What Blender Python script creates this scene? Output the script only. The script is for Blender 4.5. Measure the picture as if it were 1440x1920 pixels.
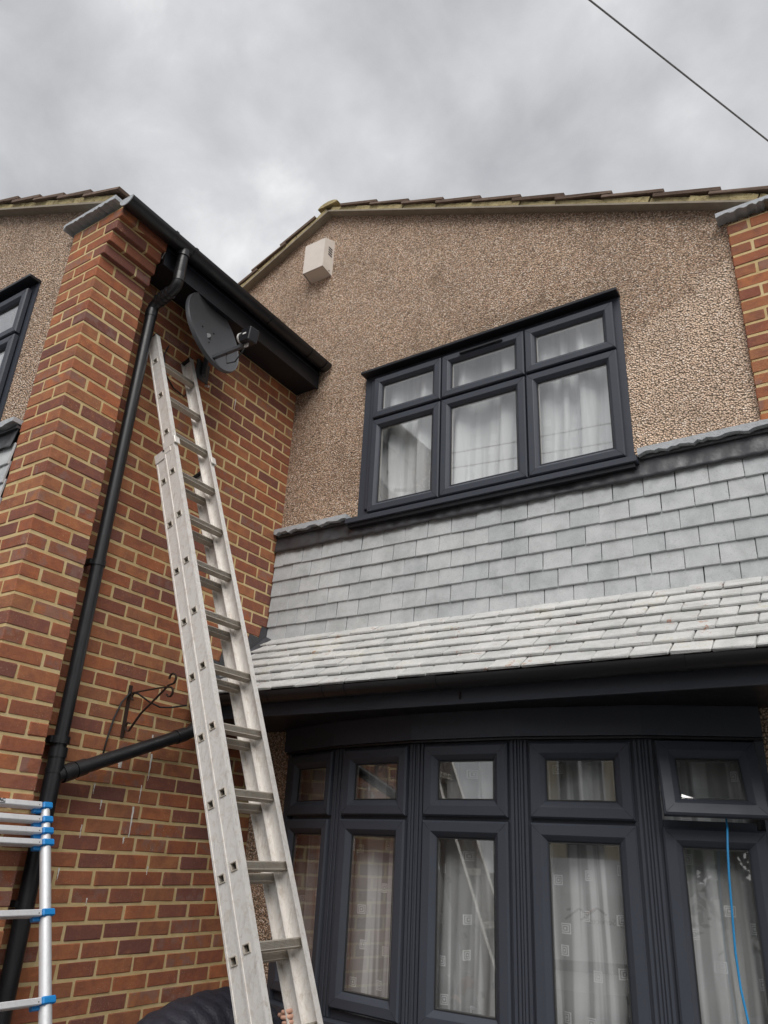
import bpy, math, random
from mathutils import Vector as V, Matrix
random.seed(7)
R = math.radians
for o in list(bpy.data.objects): bpy.data.objects.remove(o)
S = bpy.context.scene
COL = S.collection

# ------------------------------------------------------------------ camera
HEAD, PITCH, ROLL = R(34.021), R(24.076), R(3.014)
F_PX = 1442.0
CAM = V((0, 0, 1.6))
fwd = V((-math.sin(HEAD) * math.cos(PITCH), math.cos(HEAD) * math.cos(PITCH), math.sin(PITCH)))
rt0 = V((math.cos(HEAD), math.sin(HEAD), 0)); up0 = rt0.cross(fwd)
rt = math.cos(ROLL) * rt0 + math.sin(ROLL) * up0
up = -math.sin(ROLL) * rt0 + math.cos(ROLL) * up0
cd = bpy.data.cameras.new('camera'); cam = bpy.data.objects.new('camera', cd); COL.objects.link(cam)
cd.sensor_fit = 'VERTICAL'; cd.sensor_height = 24.0; cd.sensor_width = 18.0
cd.lens = F_PX / 1920 * 24.0; cd.clip_start = .05; cd.clip_end = 500
cam.matrix_world = Matrix(((rt.x, up.x, -fwd.x, CAM.x), (rt.y, up.y, -fwd.y, CAM.y), (rt.z, up.z, -fwd.z, CAM.z), (0, 0, 0, 1)))
S.camera = cam
def px(p):
    d = V(p) - CAM; w = d.dot(fwd)
    return (720 + F_PX * d.dot(rt) / w, 960 - F_PX * d.dot(up) / w) if w > .05 else (-9999, -9999)

# ------------------------------------------------------------------ sky, sun, exposure
S.view_settings.view_transform = 'Standard'; S.view_settings.look = 'None'
S.view_settings.exposure = 1.1; S.view_settings.gamma = 1.0
W = bpy.data.worlds.new('World'); S.world = W; W.use_nodes = True
nt = W.node_tree; N = nt.nodes; L = nt.links; N.clear()
def wn(t, **k):
    n = N.new(t)
    for a, b in k.items(): setattr(n, a, b)
    return n
SUN_EL, SUN_AZ = R(52), R(146)      # azimuth measured clockwise from +Y (behind and right of the viewer)
sky = wn('ShaderNodeTexSky', sky_type='NISHITA', sun_disc=False, sun_elevation=SUN_EL, sun_rotation=SUN_AZ)
tc = wn('ShaderNodeTexCoord'); sep = wn('ShaderNodeSeparateXYZ'); L.new(tc.outputs['Generated'], sep.inputs[0])
mz = wn('ShaderNodeMath', operation='MAXIMUM'); L.new(sep.outputs['Z'], mz.inputs[0]); mz.inputs[1].default_value = 0
az_ = wn('ShaderNodeMath', operation='ADD'); L.new(mz.outputs[0], az_.inputs[0]); az_.inputs[1].default_value = 1.1
dv = wn('ShaderNodeVectorMath', operation='DIVIDE'); L.new(tc.outputs['Generated'], dv.inputs[0])
cb = wn('ShaderNodeCombineXYZ')
for i in range(3): L.new(az_.outputs[0], cb.inputs[i])
L.new(cb.outputs[0], dv.inputs[1])
mp = wn('ShaderNodeMapping'); L.new(dv.outputs[0], mp.inputs['Vector']); mp.inputs['Location'].default_value = (5.75, 2.2, .7); mp.inputs['Scale'].default_value = (1, 1, 1)
def cloud(scale, detail, rough, dist):
    n = wn('ShaderNodeTexNoise'); L.new(mp.outputs[0], n.inputs['Vector'])
    for k_, v_ in (('Scale', scale), ('Detail', detail), ('Roughness', rough), ('Distortion', dist)): n.inputs[k_].default_value = v_
    return n.outputs['Fac']
ca = cloud(5.2, 3, .5, .15); cbb = cloud(11.0, 6, .55, .2)
ad1 = wn('ShaderNodeMath', operation='MULTIPLY'); L.new(ca, ad1.inputs[0]); ad1.inputs[1].default_value = .62
ad2 = wn('ShaderNodeMath', operation='MULTIPLY_ADD'); L.new(cbb, ad2.inputs[0]); ad2.inputs[1].default_value = .38; L.new(ad1.outputs[0], ad2.inputs[2])
cr = wn('ShaderNodeValToRGB'); L.new(ad2.outputs[0], cr.inputs[0])
el = cr.color_ramp.elements
el[0].position = .38; el[0].color = (.220, .223, .232, 1)
el[1].position = .60; el[1].color = (.43, .43, .433, 1)
e = el.new(.46); e.color = (.272, .274, .282, 1)
e = el.new(.53); e.color = (.325, .326, .333, 1)
sc = wn('ShaderNodeVectorMath', operation='SCALE'); L.new(cr.outputs[0], sc.inputs[0]); sc.inputs['Scale'].default_value = 10.0
mx = wn('ShaderNodeMixRGB'); mx.inputs[0].default_value = .96; L.new(sky.outputs[0], mx.inputs[1]); L.new(sc.outputs[0], mx.inputs[2])
bg = wn('ShaderNodeBackground'); bg.inputs['Strength'].default_value = .1; L.new(mx.outputs[0], bg.inputs[0])
wo = wn('ShaderNodeOutputWorld'); L.new(bg.outputs[0], wo.inputs[0])
sl = bpy.data.lights.new('sun', 'SUN'); sl.energy = 1.5; sl.angle = R(45); sl.color = (1, .97, .93)
sun = bpy.data.objects.new('sun', sl); COL.objects.link(sun)
sdir = V((math.sin(SUN_AZ) * math.cos(SUN_EL), math.cos(SUN_AZ) * math.cos(SUN_EL), math.sin(SUN_EL)))
sun.rotation_euler = sdir.to_track_quat('Z', 'Y').to_euler(); sun.location = (4, -4, 12)
S.cycles.max_bounces = 8; S.cycles.transparent_max_bounces = 16

# ------------------------------------------------------------------ materials
def lin(c): return tuple(((x / 255 + .055) / 1.055) ** 2.4 if x > 10 else x / 255 / 12.92 for x in c)
class NT:
    """tiny node-tree helper"""
    def __init__(s, name):
        s.m = bpy.data.materials.new(name); s.m.use_nodes = True
        s.t = s.m.node_tree; s.n = s.t.nodes; s.n.clear()
        s.out = s.n.new('ShaderNodeOutputMaterial'); s.b = s.n.new('ShaderNodeBsdfPrincipled')
        s.t.links.new(s.b.outputs[0], s.out.inputs[0])
    def lk(s, a, b): s.t.links.new(a, b)
    def node(s, t, ins=None, **k):
        n = s.n.new(t)
        for a, b in k.items(): setattr(n, a, b)
        for a, b in (ins or {}).items():
            if hasattr(b, 'is_output'): s.lk(b, n.inputs[a])
            else: n.inputs[a].default_value = b
        return n
    def math(s, op, a, b=0.0, clamp=False):
        return s.node('ShaderNodeMath', {0: a, 1: b}, operation=op, use_clamp=clamp).outputs[0]
    def pos(s): return s.node('ShaderNodeNewGeometry').outputs['Position']
    def noise(s, vec, scale, detail=3, rough=.55, dist=0):
        return s.node('ShaderNodeTexNoise', {'Vector': vec, 'Scale': scale, 'Detail': detail, 'Roughness': rough, 'Distortion': dist}).outputs['Fac']
    def ramp(s, fac, stops, interp='LINEAR'):
        r = s.node('ShaderNodeValToRGB', {0: fac}); r.color_ramp.interpolation = interp
        e = r.color_ramp.elements
        while len(e) < len(stops): e.new(.5)
        for q, (p, c) in zip(e, stops): q.position = p; q.color = (*c, 1) if len(c) == 3 else c
        return r.outputs[0]
    def mix(s, fac, a, b, mode='MIX'):
        n = s.node('ShaderNodeMixRGB', {0: fac, 1: a if hasattr(a, 'is_output') else (*a, 1), 2: b if hasattr(b, 'is_output') else (*b, 1)}, blend_type=mode)
        return n.outputs[0]
    def g(s, v): return (v, v, v)
    def bump(s, h, strength=.5, dist=.002, normal=None):
        d = {'Strength': strength, 'Distance': dist, 'Height': h}
        if normal: d['Normal'] = normal
        return s.node('ShaderNodeBump', d).outputs[0]
    def set(s, col=None, rough=.6, metal=0, spec=.5, normal=None):
        B = s.b.inputs
        for key, v in (('Base Color', col), ('Roughness', rough), ('Metallic', metal), ('Specular IOR Level', spec), ('Normal', normal)):
            if v is None: continue
            if hasattr(v, 'is_output'): s.lk(v, B[key])
            elif key == 'Base Color': B[key].default_value = (*v, 1)
            else: B[key].default_value = v
        return s.m
    def rnd(s):
        a = s.node('ShaderNodeObjectInfo').outputs['Random']; b = s.node('ShaderNodeNewGeometry').outputs['Random Per Island']
        return s.math('FRACT', s.math('ADD', s.math('MULTIPLY', a, 7.31), b))

M = {}
def simple(name, col, rough=.5, metal=0, spec=.5, nscale=12, var=.15, bs=0, bscale=300, bd=.001):
    t = NT(name); p = t.pos(); n = t.noise(p, nscale, 4)
    c = t.mix(n, tuple(x * (1 - var) for x in col), tuple(min(1, x * (1 + var)) for x in col))
    rr = t.math('ADD', t.math('MULTIPLY', t.noise(p, nscale * 2.3, 3), .2), rough - .1)
    nm = t.bump(t.noise(p, bscale, 2), bs, bd) if bs else None
    M[name] = t.set(c, rr, metal, spec, nm)

# brick: colour of each brick, firing marks, grain
t = NT('brick'); p = t.pos(); r = t.rnd()
base = t.ramp(r, [(0, (.47, .165, .075)), (.14, (.36, .125, .068)), (.28, (.46, .20, .095)), (.40, (.29, .105, .068)), (.50, (.42, .19, .095)),
                  (.64, (.50, .185, .082)), (.76, (.27, .108, .080)), (.90, (.20, .088, .076)), (1, (.40, .14, .07))])
blot = t.ramp(t.noise(p, 14, 4, .6, .4), [(.38, (0, 0, 0)), (.68, (1, 1, 1))])
c = t.mix(t.math('MULTIPLY', blot, .58), base, (.20, .085, .07))
hot = t.ramp(t.noise(p, 22, 3, .6), [(.5, (0, 0, 0)), (.75, (1, 1, 1))])
c = t.mix(t.math('MULTIPLY', hot, .3), c, (.50, .20, .085))
dust = t.ramp(t.noise(p, 90, 4, .7), [(.60, (0, 0, 0)), (.78, (1, 1, 1))])
c = t.mix(t.math('MULTIPLY', dust, .35), c, (.48, .35, .24))
pur = t.math('MULTIPLY', t.math('GREATER_THAN', t.math('FRACT', t.math('MULTIPLY', r, 13.7)), .78), t.ramp(t.noise(p, 17, 2), [(.46, (0, 0, 0)), (.6, (1, 1, 1))]))
c = t.mix(t.math('MULTIPLY', pur, .6), c, (.27, .17, .15))
c = t.mix(1, c, (.97, .94, .90), 'MULTIPLY')
gr = t.noise(p, 420, 3, .7)
c = t.mix(t.math('MULTIPLY', gr, .35), c, t.mix(1, c, (.45, .42, .40), 'MULTIPLY'))
h = t.math('ADD', t.math('MULTIPLY', t.noise(p, 260, 4, .7), 1), t.math('MULTIPLY', t.noise(p, 45, 3), 1.2))
sm = t.math('MULTIPLY', t.ramp(t.noise(p, 5, 3, .6), [(.5, (0, 0, 0)), (.62, (1, 1, 1))]), t.ramp(t.noise(p, 120, 4, .8, .6), [(.60, (0, 0, 0)), (.66, (1, 1, 1))]))
c = t.mix(t.math('MULTIPLY', sm, .75), c, (.58, .47, .30))
M['brick'] = t.set(c, .85, 0, .25, t.bump(h, .7, .0035))

t = NT('mortar'); p = t.pos()
c = t.ramp(t.noise(p, 9, 5, .65), [(.25, (.50, .36, .17)), (.5, (.64, .49, .255)), (.75, (.70, .57, .34))])
M['mortar'] = t.set(c, .95, 0, .1, t.bump(t.noise(p, 350, 4, .7), .9, .004))

# pebble-dash: chippings thrown on render, with a coarser, paler patch beside the window
t = NT('pebbledash'); p = t.pos(); sx = t.node('ShaderNodeSeparateXYZ', {0: p}); X, Y, Z = sx.outputs
wob = t.math('MULTIPLY', t.math('SUBTRACT', t.noise(p, 3.2, 3), .5), .5)
mx_ = t.math('MULTIPLY', t.math('SUBTRACT', t.math('ADD', X, wob), -1.08), 5, True)
mz_ = t.math('MULTIPLY', t.math('SUBTRACT', t.math('ADD', t.math('MULTIPLY', X, .55), 5.08), t.math('ADD', Z, wob)), 4, True)
patch = t.math('MULTIPLY', mx_, mz_)
jit = t.node('ShaderNodeVectorMath', {0: p, 1: t.node('ShaderNodeVectorMath', {0: t.node('ShaderNodeTexNoise', {'Vector': p, 'Scale': 60.0}).outputs['Color'], 1: (.005, .005, .005)}, operation='MULTIPLY').outputs[0]}, operation='ADD').outputs[0]
def peb(scale):
    v = t.node('ShaderNodeTexVoronoi', {'Vector': jit, 'Scale': scale}, feature='F1')
    s2 = t.node('ShaderNodeSeparateColor', {0: v.outputs['Color']})
    return v.outputs['Distance'], s2.outputs[0], s2.outputs[1]
d1, a1, b1 = peb(112.); d2, a2, b2 = peb(92.)
def fmix(f, a, b): return t.math('ADD', a, t.math('MULTIPLY', f, t.math('SUBTRACT', b, a)))
hard = t.math('GREATER_THAN', patch, t.noise(p, 30, 2))
D = fmix(hard, d1, d2); A = fmix(hard, a1, a2); Bc = fmix(hard, b1, b2)
stone = t.ramp(A, [(0, (.10, .075, .055)), (.10, (.33, .225, .15)), (.28, (.60, .45, .31)), (.50, (.72, .57, .42)), (.64, (.42, .27, .18)), (.78, (.78, .66, .51)), (.90, (.92, .86, .75)), (1, (.30, .19, .13))])
stone = t.mix(t.math('MULTIPLY', hard, .36), stone, (.92, .79, .62))
stone = t.mix(1, stone, (1.05, .97, .985), 'MULTIPLY')
blotch = t.ramp(t.noise(p, 2.6, 5, .65), [(.3, (.80, .79, .77)), (.5, (1, .99, .97)), (.7, (1.12, 1.10, 1.05))])
stone = t.mix(1, stone, blotch, 'MULTIPLY')
st2 = t.node('ShaderNodeMapping', {'Vector': p, 'Scale': (1.0, 1.0, .35)}).outputs[0]
stain = t.ramp(t.noise(st2, 4.5, 5, .7, .3), [(.54, (0, 0, 0)), (.74, (1, 1, 1))])
stone = t.mix(t.math('MULTIPLY', stain, .5), stone, t.mix(1, stone, (.42, .40, .38), 'MULTIPLY'))
mould = t.math('MULTIPLY', t.math('SUBTRACT', 1, t.math('MULTIPLY', t.math('ABSOLUTE', t.math('SUBTRACT', Z, 4.83)), 4.6), True), t.math('SUBTRACT', 1, t.math('MULTIPLY', t.math('ABSOLUTE', t.math('ADD', X, 1.75)), .8), True))
mould = t.math('MULTIPLY', mould, t.math('ADD', .35, t.ramp(t.noise(p, 6, 4, .7), [(.4, (0, 0, 0)), (.62, (1, 1, 1))])), True)
stone = t.mix(t.math('MULTIPLY', mould, .75), stone, t.mix(1, stone, (.36, .34, .31), 'MULTIPLY'))
gap = t.ramp(D, [(.45, (0, 0, 0)), (.72, (1, 1, 1))])
c = t.mix(gap, stone, (.24, .18, .125))
hh = t.math('ADD', t.math('SUBTRACT', 1, t.math('MULTIPLY', D, 1.25)), t.math('MULTIPLY', Bc, .8))
M['pebbledash'] = t.set(c, .8, 0, .3, t.bump(hh, 1.0, .010))

# painted clay tiles (hung: grey, slope: paler and flaking)
def tilemat(name, c0, c1, flake):
    t = NT(name); p = t.pos(); r = t.rnd()
    c = t.mix(t.noise(p, 16, 5, .65), c0, c1)
    c = t.mix(1, c, t.ramp(r, [(0, (.90, .91, .915)), (.5, (.98, .98, .98)), (1, (1.05, 1.045, 1.04))]), 'MULTIPLY')
    sp = t.ramp(t.noise(p, 160, 3, .7), [(.30, (.62, .62, .62)), (.46, (1, 1, 1))]); c = t.mix(.7, c, t.mix(1, c, sp, 'MULTIPLY'))
    mot = t.ramp(t.noise(p, 5, 5, .7, .3), [(.35, (.80, .81, .80)), (.55, (1, 1, 1)), (.75, (1.08, 1.08, 1.07))]); c = t.mix(1, c, mot, 'MULTIPLY')
    if flake:
        m = t.math('MULTIPLY', t.ramp(t.noise(p, 9, 5, .75, .5), [(.605, (0, 0, 0)), (.65, (1, 1, 1))]), t.ramp(t.noise(p, 70, 3, .7), [(.48, (0, 0, 0)), (.56, (1, 1, 1))]))
        c = t.mix(m, c, (.36, .19, .13))
        m2 = t.math('MULTIPLY', t.ramp(t.noise(p, 5, 4, .7), [(.52, (0, 0, 0)), (.68, (1, 1, 1))]), t.ramp(t.noise(p, 38, 4, .75), [(.46, (0, 0, 0)), (.62, (1, 1, 1))]))
        c = t.mix(t.math('MULTIPLY', m2, .7), c, (.42, .40, .27))
    h = t.math('ADD', t.noise(p, 300, 3, .7), t.math('MULTIPLY', t.noise(p, 30, 3), 1.6 if flake else .9))
    M[name] = t.set(c, .72, 0, .35, t.bump(h, .6, .004 if flake else .0022))
tilemat('tile_grey', (.42, .44, .455), (.56, .575, .58), False)
tilemat('tile_pale', (.46, .46, .455), (.60, .60, .59), True)

simple('upvc', (.050, .056, .072), .46, 0, .32, 6, .08, .15, 500, .0004)
simple('upvc_black', (.012, .013, .017), .4, 0, .4, 6, .2)
simple('gutter_black', (.013, .013, .015), .34, 0, .5, 9, .3, .1, 60, .001)
simple('lead', (.050, .051, .057), .42, 0, .6, 14, .45, .4, 40, .004)
simple('ledge_paint', (.40, .42, .44), .7, 0, .3, 30, .3, .6, 120, .004)
simple('undercloak', (.27, .235, .185), .9, 0, .2, 20, .3, .5, 200, .002)
simple('roof_tile', (.16, .115, .09), .9, 0, .2, 24, .45, .7, 160, .004)
simple('alarm_plastic', (.66, .60, .54), .5, 0, .4, 14, .10)
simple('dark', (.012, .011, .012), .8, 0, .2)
simple('dish_grey', (.070, .074, .082), .48, 0, .5, 5, .08, .2, 700, .0004)
simple('plastic_white', (.75, .75, .73), .4)
simple('rubber', (.02, .02, .021), .7)
simple('rust_iron', (.045, .028, .022), .75, .2, .3, 60, .5, .6, 300, .002)
simple('blue_clip', (.012, .20, .52), .4, 0, .5, 30, .12)
simple('blue_cable', (.018, .24, .52), .45)
simple('cable_grey', (.30, .30, .305), .6)
simple('spacer', (.62, .60, .58), .4, .3)
simple('spacer_dark', (.16, .16, .16), .5)
simple('room', (.26, .25, .235), .9)
simple('skin', (.52, .30, .22), .55, 0, .4, 40, .12)
simple('jacket', (.018, .018, .026), .55, 0, .35, 30, .3, .5, 90, .006)
simple('trousers', (.03, .032, .04), .85)
simple('hair', (.02, .014, .010), .7)
simple('ground', (.085, .083, .080), .95, 0, .2, 3, .25, .6, 90, .006)
simple('asphalt', (.055, .055, .057), .95, 0, .2, 5, .2, .7, 140, .006)
simple('van_paint', (.78, .79, .80), .25, 0, .5, 3, .03)
simple('van_glass', (.015, .017, .02), .06, 0, .6)
simple('tyre', (.02, .02, .02), .85)
simple('van_grey', (.09, .09, .095), .6)
simple('print_dark', (.03, .03, .035), .5)
simple('print_red', (.55, .06, .03), .5)
simple('render_cream', (.62, .54, .40), .9)
simple('render_white', (.72, .72, .70), .9)
simple('brick_far', (.30, .14, .09), .9, 0, .2, 20, .3)
simple('roof_far', (.16, .10, .08), .9, 0, .2, 8, .3)
simple('wood', (.09, .065, .045), .85, 0, .2, 20, .4)
simple('leaf', (.05, .085, .03), .6, 0, .3, 3, .4)
simple('drip_paint', (.70, .68, .64), .7)

# lichened bedding mortar at the verge
t = NT('verge_mortar'); p = t.pos()
c = t.ramp(t.noise(p, 12, 5, .7, .3), [(.28, (.22, .18, .11)), (.45, (.40, .33, .18)), (.60, (.52, .44, .24)), (.8, (.36, .30, .20))])
blk = t.ramp(t.noise(p, 55, 4, .7), [(.33, (.4, .38, .34)), (.45, (1, 1, 1))]); c = t.mix(1, c, blk, 'MULTIPLY')
M['verge_mortar'] = t.set(c, .95, 0, .1, t.bump(t.noise(p, 60, 5, .75), 1.0, .014))

# weathered aluminium with grime
def alum(name, col, dirt):
    t = NT(name); p = t.pos()
    st = t.node('ShaderNodeMapping', {'Vector': p, 'Scale': (1.0, 1.0, .18)}).outputs[0]
    c = t.mix(t.noise(p, 7, 4), tuple(x * .88 for x in col), col)
    g1 = t.ramp(t.noise(p, 28, 5, .75, .6), [(.50, (0, 0, 0)), (.72, (1, 1, 1))])
    g2 = t.ramp(t.noise(st, 75, 4, .7), [(.52, (0, 0, 0)), (.70, (1, 1, 1))])
    c = t.mix(t.math('MULTIPLY', g1, .55 * dirt), c, (.42, .31, .21)); c = t.mix(t.math('MULTIPLY', g2, .42 * dirt), c, (.26, .22, .18))
    rr = t.math('ADD', .38, t.math('MULTIPLY', t.noise(p, 40, 4), .3))
    M[name] = t.set(c, rr, .45, .5, t.bump(t.noise(st, 160, 3), .25, .001))
alum('aluminium', (.80, .775, .74), .75)
alum('aluminium_clean', (.74, .75, .77), .25)
alum('rung_metal', (.50, .46, .40), 1.0)

# glass pane: clear sheet with angle-dependent mirror
t = NT('glass'); t.n.remove(t.b)
ge = t.node('ShaderNodeNewGeometry')
dt = t.node('ShaderNodeVectorMath', {0: ge.outputs['Normal'], 1: ge.outputs['Incoming']}, operation='DOT_PRODUCT').outputs['Value']
f5 = t.math('POWER', t.math('SUBTRACT', 1, t.math('ABSOLUTE', dt)), 3.0)
fac = t.math('ADD', .11, t.math('MULTIPLY', f5, .9), True)
tr = t.node('ShaderNodeBsdfTransparent', {0: (.99, .995, .992, 1)}); gl = t.node('ShaderNodeBsdfGlossy', {0: (1, 1, 1, 1), 'Roughness': .012})
wv = t.bump(t.noise(t.pos(), 2.5, 1), .10, .004); t.lk(wv, gl.inputs['Normal'])
ms = t.node('ShaderNodeMixShader', {0: fac, 1: tr.outputs[0], 2: gl.outputs[0]}); t.lk(ms.outputs[0], t.out.inputs[0])
M['glass'] = t.m

# net curtain: fine weave, woven square motifs (UV in metres)
def netmat(name, base_op, tint, bands):
    t = NT(name); t.n.remove(t.b)
    uv = t.node('ShaderNodeTexCoord').outputs['UV']; s = t.node('ShaderNodeSeparateXYZ', {0: uv})
    CX, CY = .155, .20
    gx = t.math('DIVIDE', s.outputs[0], CX); gy = t.math('DIVIDE', s.outputs[1], CY)
    ix = t.math('FLOOR', gx); iy = t.math('FLOOR', gy)
    wn_ = t.node('ShaderNodeTexWhiteNoise', {'Vector': t.node('ShaderNodeCombineXYZ', {0: ix, 1: iy, 2: 3.0}).outputs[0]}, noise_dimensions='3D')
    wc = t.node('ShaderNodeSeparateColor', {0: wn_.outputs['Color']})
    lx = t.math('SUBTRACT', t.math('MULTIPLY', t.math('SUBTRACT', gx, ix), CX), t.math('ADD', .035, t.math('MULTIPLY', wc.outputs[0], CX - .07)))
    ly = t.math('SUBTRACT', t.math('MULTIPLY', t.math('SUBTRACT', gy, iy), CY), t.math('ADD', .035, t.math('MULTIPLY', wc.outputs[1], CY - .07)))
    ch = t.math('MAXIMUM', t.math('ABSOLUTE', lx), t.math('ABSOLUTE', ly))
    def band(a, b): return t.math('MULTIPLY', t.math('GREATER_THAN', ch, a), t.math('LESS_THAN', ch, b))
    ring = t.math('ADD', t.math('ADD', band(.0165, .0215), band(.0090, .0135)), band(-1, .0050))
    weave = t.noise(uv, 420, 2, .6); big = t.ramp(t.noise(t.node('ShaderNodeMapping', {'Vector': uv, 'Scale': (1, .03, 1)}).outputs[0], 15, 2, .5), [(.47, (0, 0, 0)), (.55, (1, 1, 1))])
    op = t.math('ADD', t.math('ADD', base_op - .19, t.math('MULTIPLY', weave, .22)), t.math('MULTIPLY', big, bands))
    op = t.math('ADD', op, t.math('MULTIPLY', ring, .8), True)
    df = t.node('ShaderNodeBsdfDiffuse', {0: (*tint, 1)}); tl = t.node('ShaderNodeBsdfTranslucent', {0: (*tint, 1)})
    ds = t.node('ShaderNodeMixShader', {0: .15, 1: df.outputs[0], 2: tl.outputs[0]})
    tr = t.node('ShaderNodeBsdfTransparent', {0: (1, 1, 1, 1)})
    ms = t.node('ShaderNodeMixShader', {0: op, 1: tr.outputs[0], 2: ds.outputs[0]}); t.lk(ms.outputs[0], t.out.inputs[0])
    M[name] = t.m
netmat('net_lower', .62, (.90, .91, .92), .36); netmat('net_upper', .98, (.95, .96, .97), .15)

# ------------------------------------------------------------------ mesh helpers
class MB:
    def __init__(s): s.v = []; s.f = []; s.uv = None
    def add(s, vs, fs):
        k = len(s.v); s.v += [tuple(v) for v in vs]; s.f += [tuple(i + k for i in f) for f in fs]; return s
    def box(s, x0, x1, y0, y1, z0, z1):
        return s.obox(V(((x0 + x1) / 2, (y0 + y1) / 2, (z0 + z1) / 2)), V((1, 0, 0)), V((0, 1, 0)), V((0, 0, 1)), (x1 - x0) / 2, (y1 - y0) / 2, (z1 - z0) / 2)
    def obox(s, c, a, b, d, ha, hb, hd, ch=0):
        c, a, b, d = V(c), V(a), V(b), V(d)
        if ch <= 0:
            vs = [c + a * ha * i + b * hb * j + d * hd * k for i in (-1, 1) for j in (-1, 1) for k in (-1, 1)]
            fs = [(0, 1, 3, 2), (4, 6, 7, 5), (0, 4, 5, 1), (2, 3, 7, 6), (0, 2, 6, 4), (1, 5, 7, 3)]
            return s.add(vs, fs)
        H = (ha, hb, hd); ax = (a, b, d); vs = []; idx = {}
        for sg in [(i, j, k) for i in (-1, 1) for j in (-1, 1) for k in (-1, 1)]:
            for m in range(3):      # vertex lying on face m
                q = V((0, 0, 0))
                for w in range(3): q += ax[w] * sg[w] * (H[w] if w == m else H[w] - ch)
                idx[sg, m] = len(vs); vs.append(c + q)
        fs = []
        for m in range(3):
            o1, o2 = [w for w in range(3) if w != m]
            for sg in (-1, 1):
                cyc = []
                for p_, q_ in ((-1, -1), (1, -1), (1, 1), (-1, 1)):
                    g = [0, 0, 0]; g[m] = sg; g[o1] = p_; g[o2] = q_; cyc.append(idx[tuple(g), m])
                fs.append(tuple(cyc))
        for m in range(3):          # edges parallel to axis m
            o1, o2 = [w for w in range(3) if w != m]
            for p_ in (-1, 1):
                for q_ in (-1, 1):
                    g0 = [0, 0, 0]; g0[o1] = p_; g0[o2] = q_; g1 = list(g0); g0[m] = -1; g1[m] = 1
                    fs.append((idx[tuple(g0), o1], idx[tuple(g1), o1], idx[tuple(g1), o2], idx[tuple(g0), o2]))
        for sg in [(i, j, k) for i in (-1, 1) for j in (-1, 1) for k in (-1, 1)]:
            fs.append((idx[sg, 0], idx[sg, 1], idx[sg, 2]))
        return s.add(vs, fs)
    def prism(s, poly, ext):
        """poly: 3-D points of one face, ext: extrusion vector"""
        n = len(poly); e = V(ext); vs = [V(q) for q in poly] + [V(q) + e for q in poly]
        fs = [tuple(range(n)), tuple(range(2 * n - 1, n - 1, -1))] + [(i, (i + 1) % n, n + (i + 1) % n, n + i) for i in range(n)]
        return s.add(vs, fs)
    def tube(s, pts, r, seg=16, caps=True, radii=None, hollow=0):
        pts = [V(q) for q in pts]; n = len(pts); rings = []; prev = None
        for i, q in enumerate(pts):
            d = (pts[min(i + 1, n - 1)] - pts[max(i - 1, 0)]).normalized()
            if prev is None:
                a = d.orthogonal().normalized()
            else:
                a = (prev - d * prev.dot(d)).normalized()
            prev = a; b = d.cross(a); rr = radii[i] if radii else r
            rings.append([q + (a * math.cos(t_) + b * math.sin(t_)) * rr for t_ in (2 * math.pi * k / seg for k in range(seg))])
        vs = [v for g in rings for v in g]; fs = []
        for i in range(n - 1):
            for k in range(seg):
                fs.append((i * seg + k, i * seg + (k + 1) % seg, (i + 1) * seg + (k + 1) % seg, (i + 1) * seg + k))
        if caps: fs += [tuple(range(seg - 1, -1, -1)), tuple((n - 1) * seg + k for k in range(seg))]
        return s.add(vs, fs)
    def frame(s, O, U, Vv, Nn, w, h, prof):
        """mitred frame: prof = [(inset, outward)] swept round a w x h rectangle"""
        vs = []
        for (i, o_) in prof:
            for (a, b) in ((i, i), (w - i, i), (w - i, h - i), (i, h - i)): vs.append(O + U * a + Vv * b + Nn * o_)
        fs = []
        for k in range(len(prof) - 1):
            for j in range(4): fs.append((k * 4 + j, k * 4 + (j + 1) % 4, (k + 1) * 4 + (j + 1) % 4, (k + 1) * 4 + j))
        return s.add(vs, fs)
    def mesh(s, name, mat, smooth=False):
        me = bpy.data.meshes.new(name); me.from_pydata(s.v, [], s.f); me.update()
        import bmesh
        bm = bmesh.new(); bm.from_mesh(me); bmesh.ops.recalc_face_normals(bm, faces=bm.faces); bm.to_mesh(me); bm.free()
        me.materials.append(M[mat])
        if smooth:
            me.polygons.foreach_set('use_smooth', [True] * len(me.polygons))
        return me
    def build(s, name, mat, parent=None, smooth=False, ang=None):
        me = s.mesh(name, mat, smooth)
        if smooth and ang: me.set_sharp_from_angle(angle=R(ang))
        return link(name, me, parent)
def link(name, me, parent=None):
    o = bpy.data.objects.new(name, me); COL.objects.link(o)
    if parent:
        o.parent = parent; o.matrix_parent_inverse = wm(parent).inverted()
    return o
def wm(o):
    m = o.matrix_parent_inverse @ o.matrix_basis if o.parent else o.matrix_basis
    return (wm(o.parent) @ m) if o.parent else m
def empty(name, loc, label, cat, group=None):
    o = bpy.data.objects.new(name, None); COL.objects.link(o); o.location = loc; o.empty_display_size = .2
    tag(o, label, cat, group); return o
def tag(o, label, cat, group=None):
    o['label'] = label; o['category'] = cat
    if group: o['group'] = group
    return o
def MBbox(*a): return MB().box(*a)
XA, YA, ZA = V((1, 0, 0)), V((0, 1, 0)), V((0, 0, 1))
def rn(a): return random.uniform(-a, a)
def structure(o): o['kind'] = 'structure'; return o

# ================================================================== ground
structure(MBbox(-120, 120, -120, 120, -.3, 0).build('ground', 'ground'))
structure(MBbox(-120, 120, -11.5, -5.5, -.2, .004).build('road', 'asphalt'))

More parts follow.
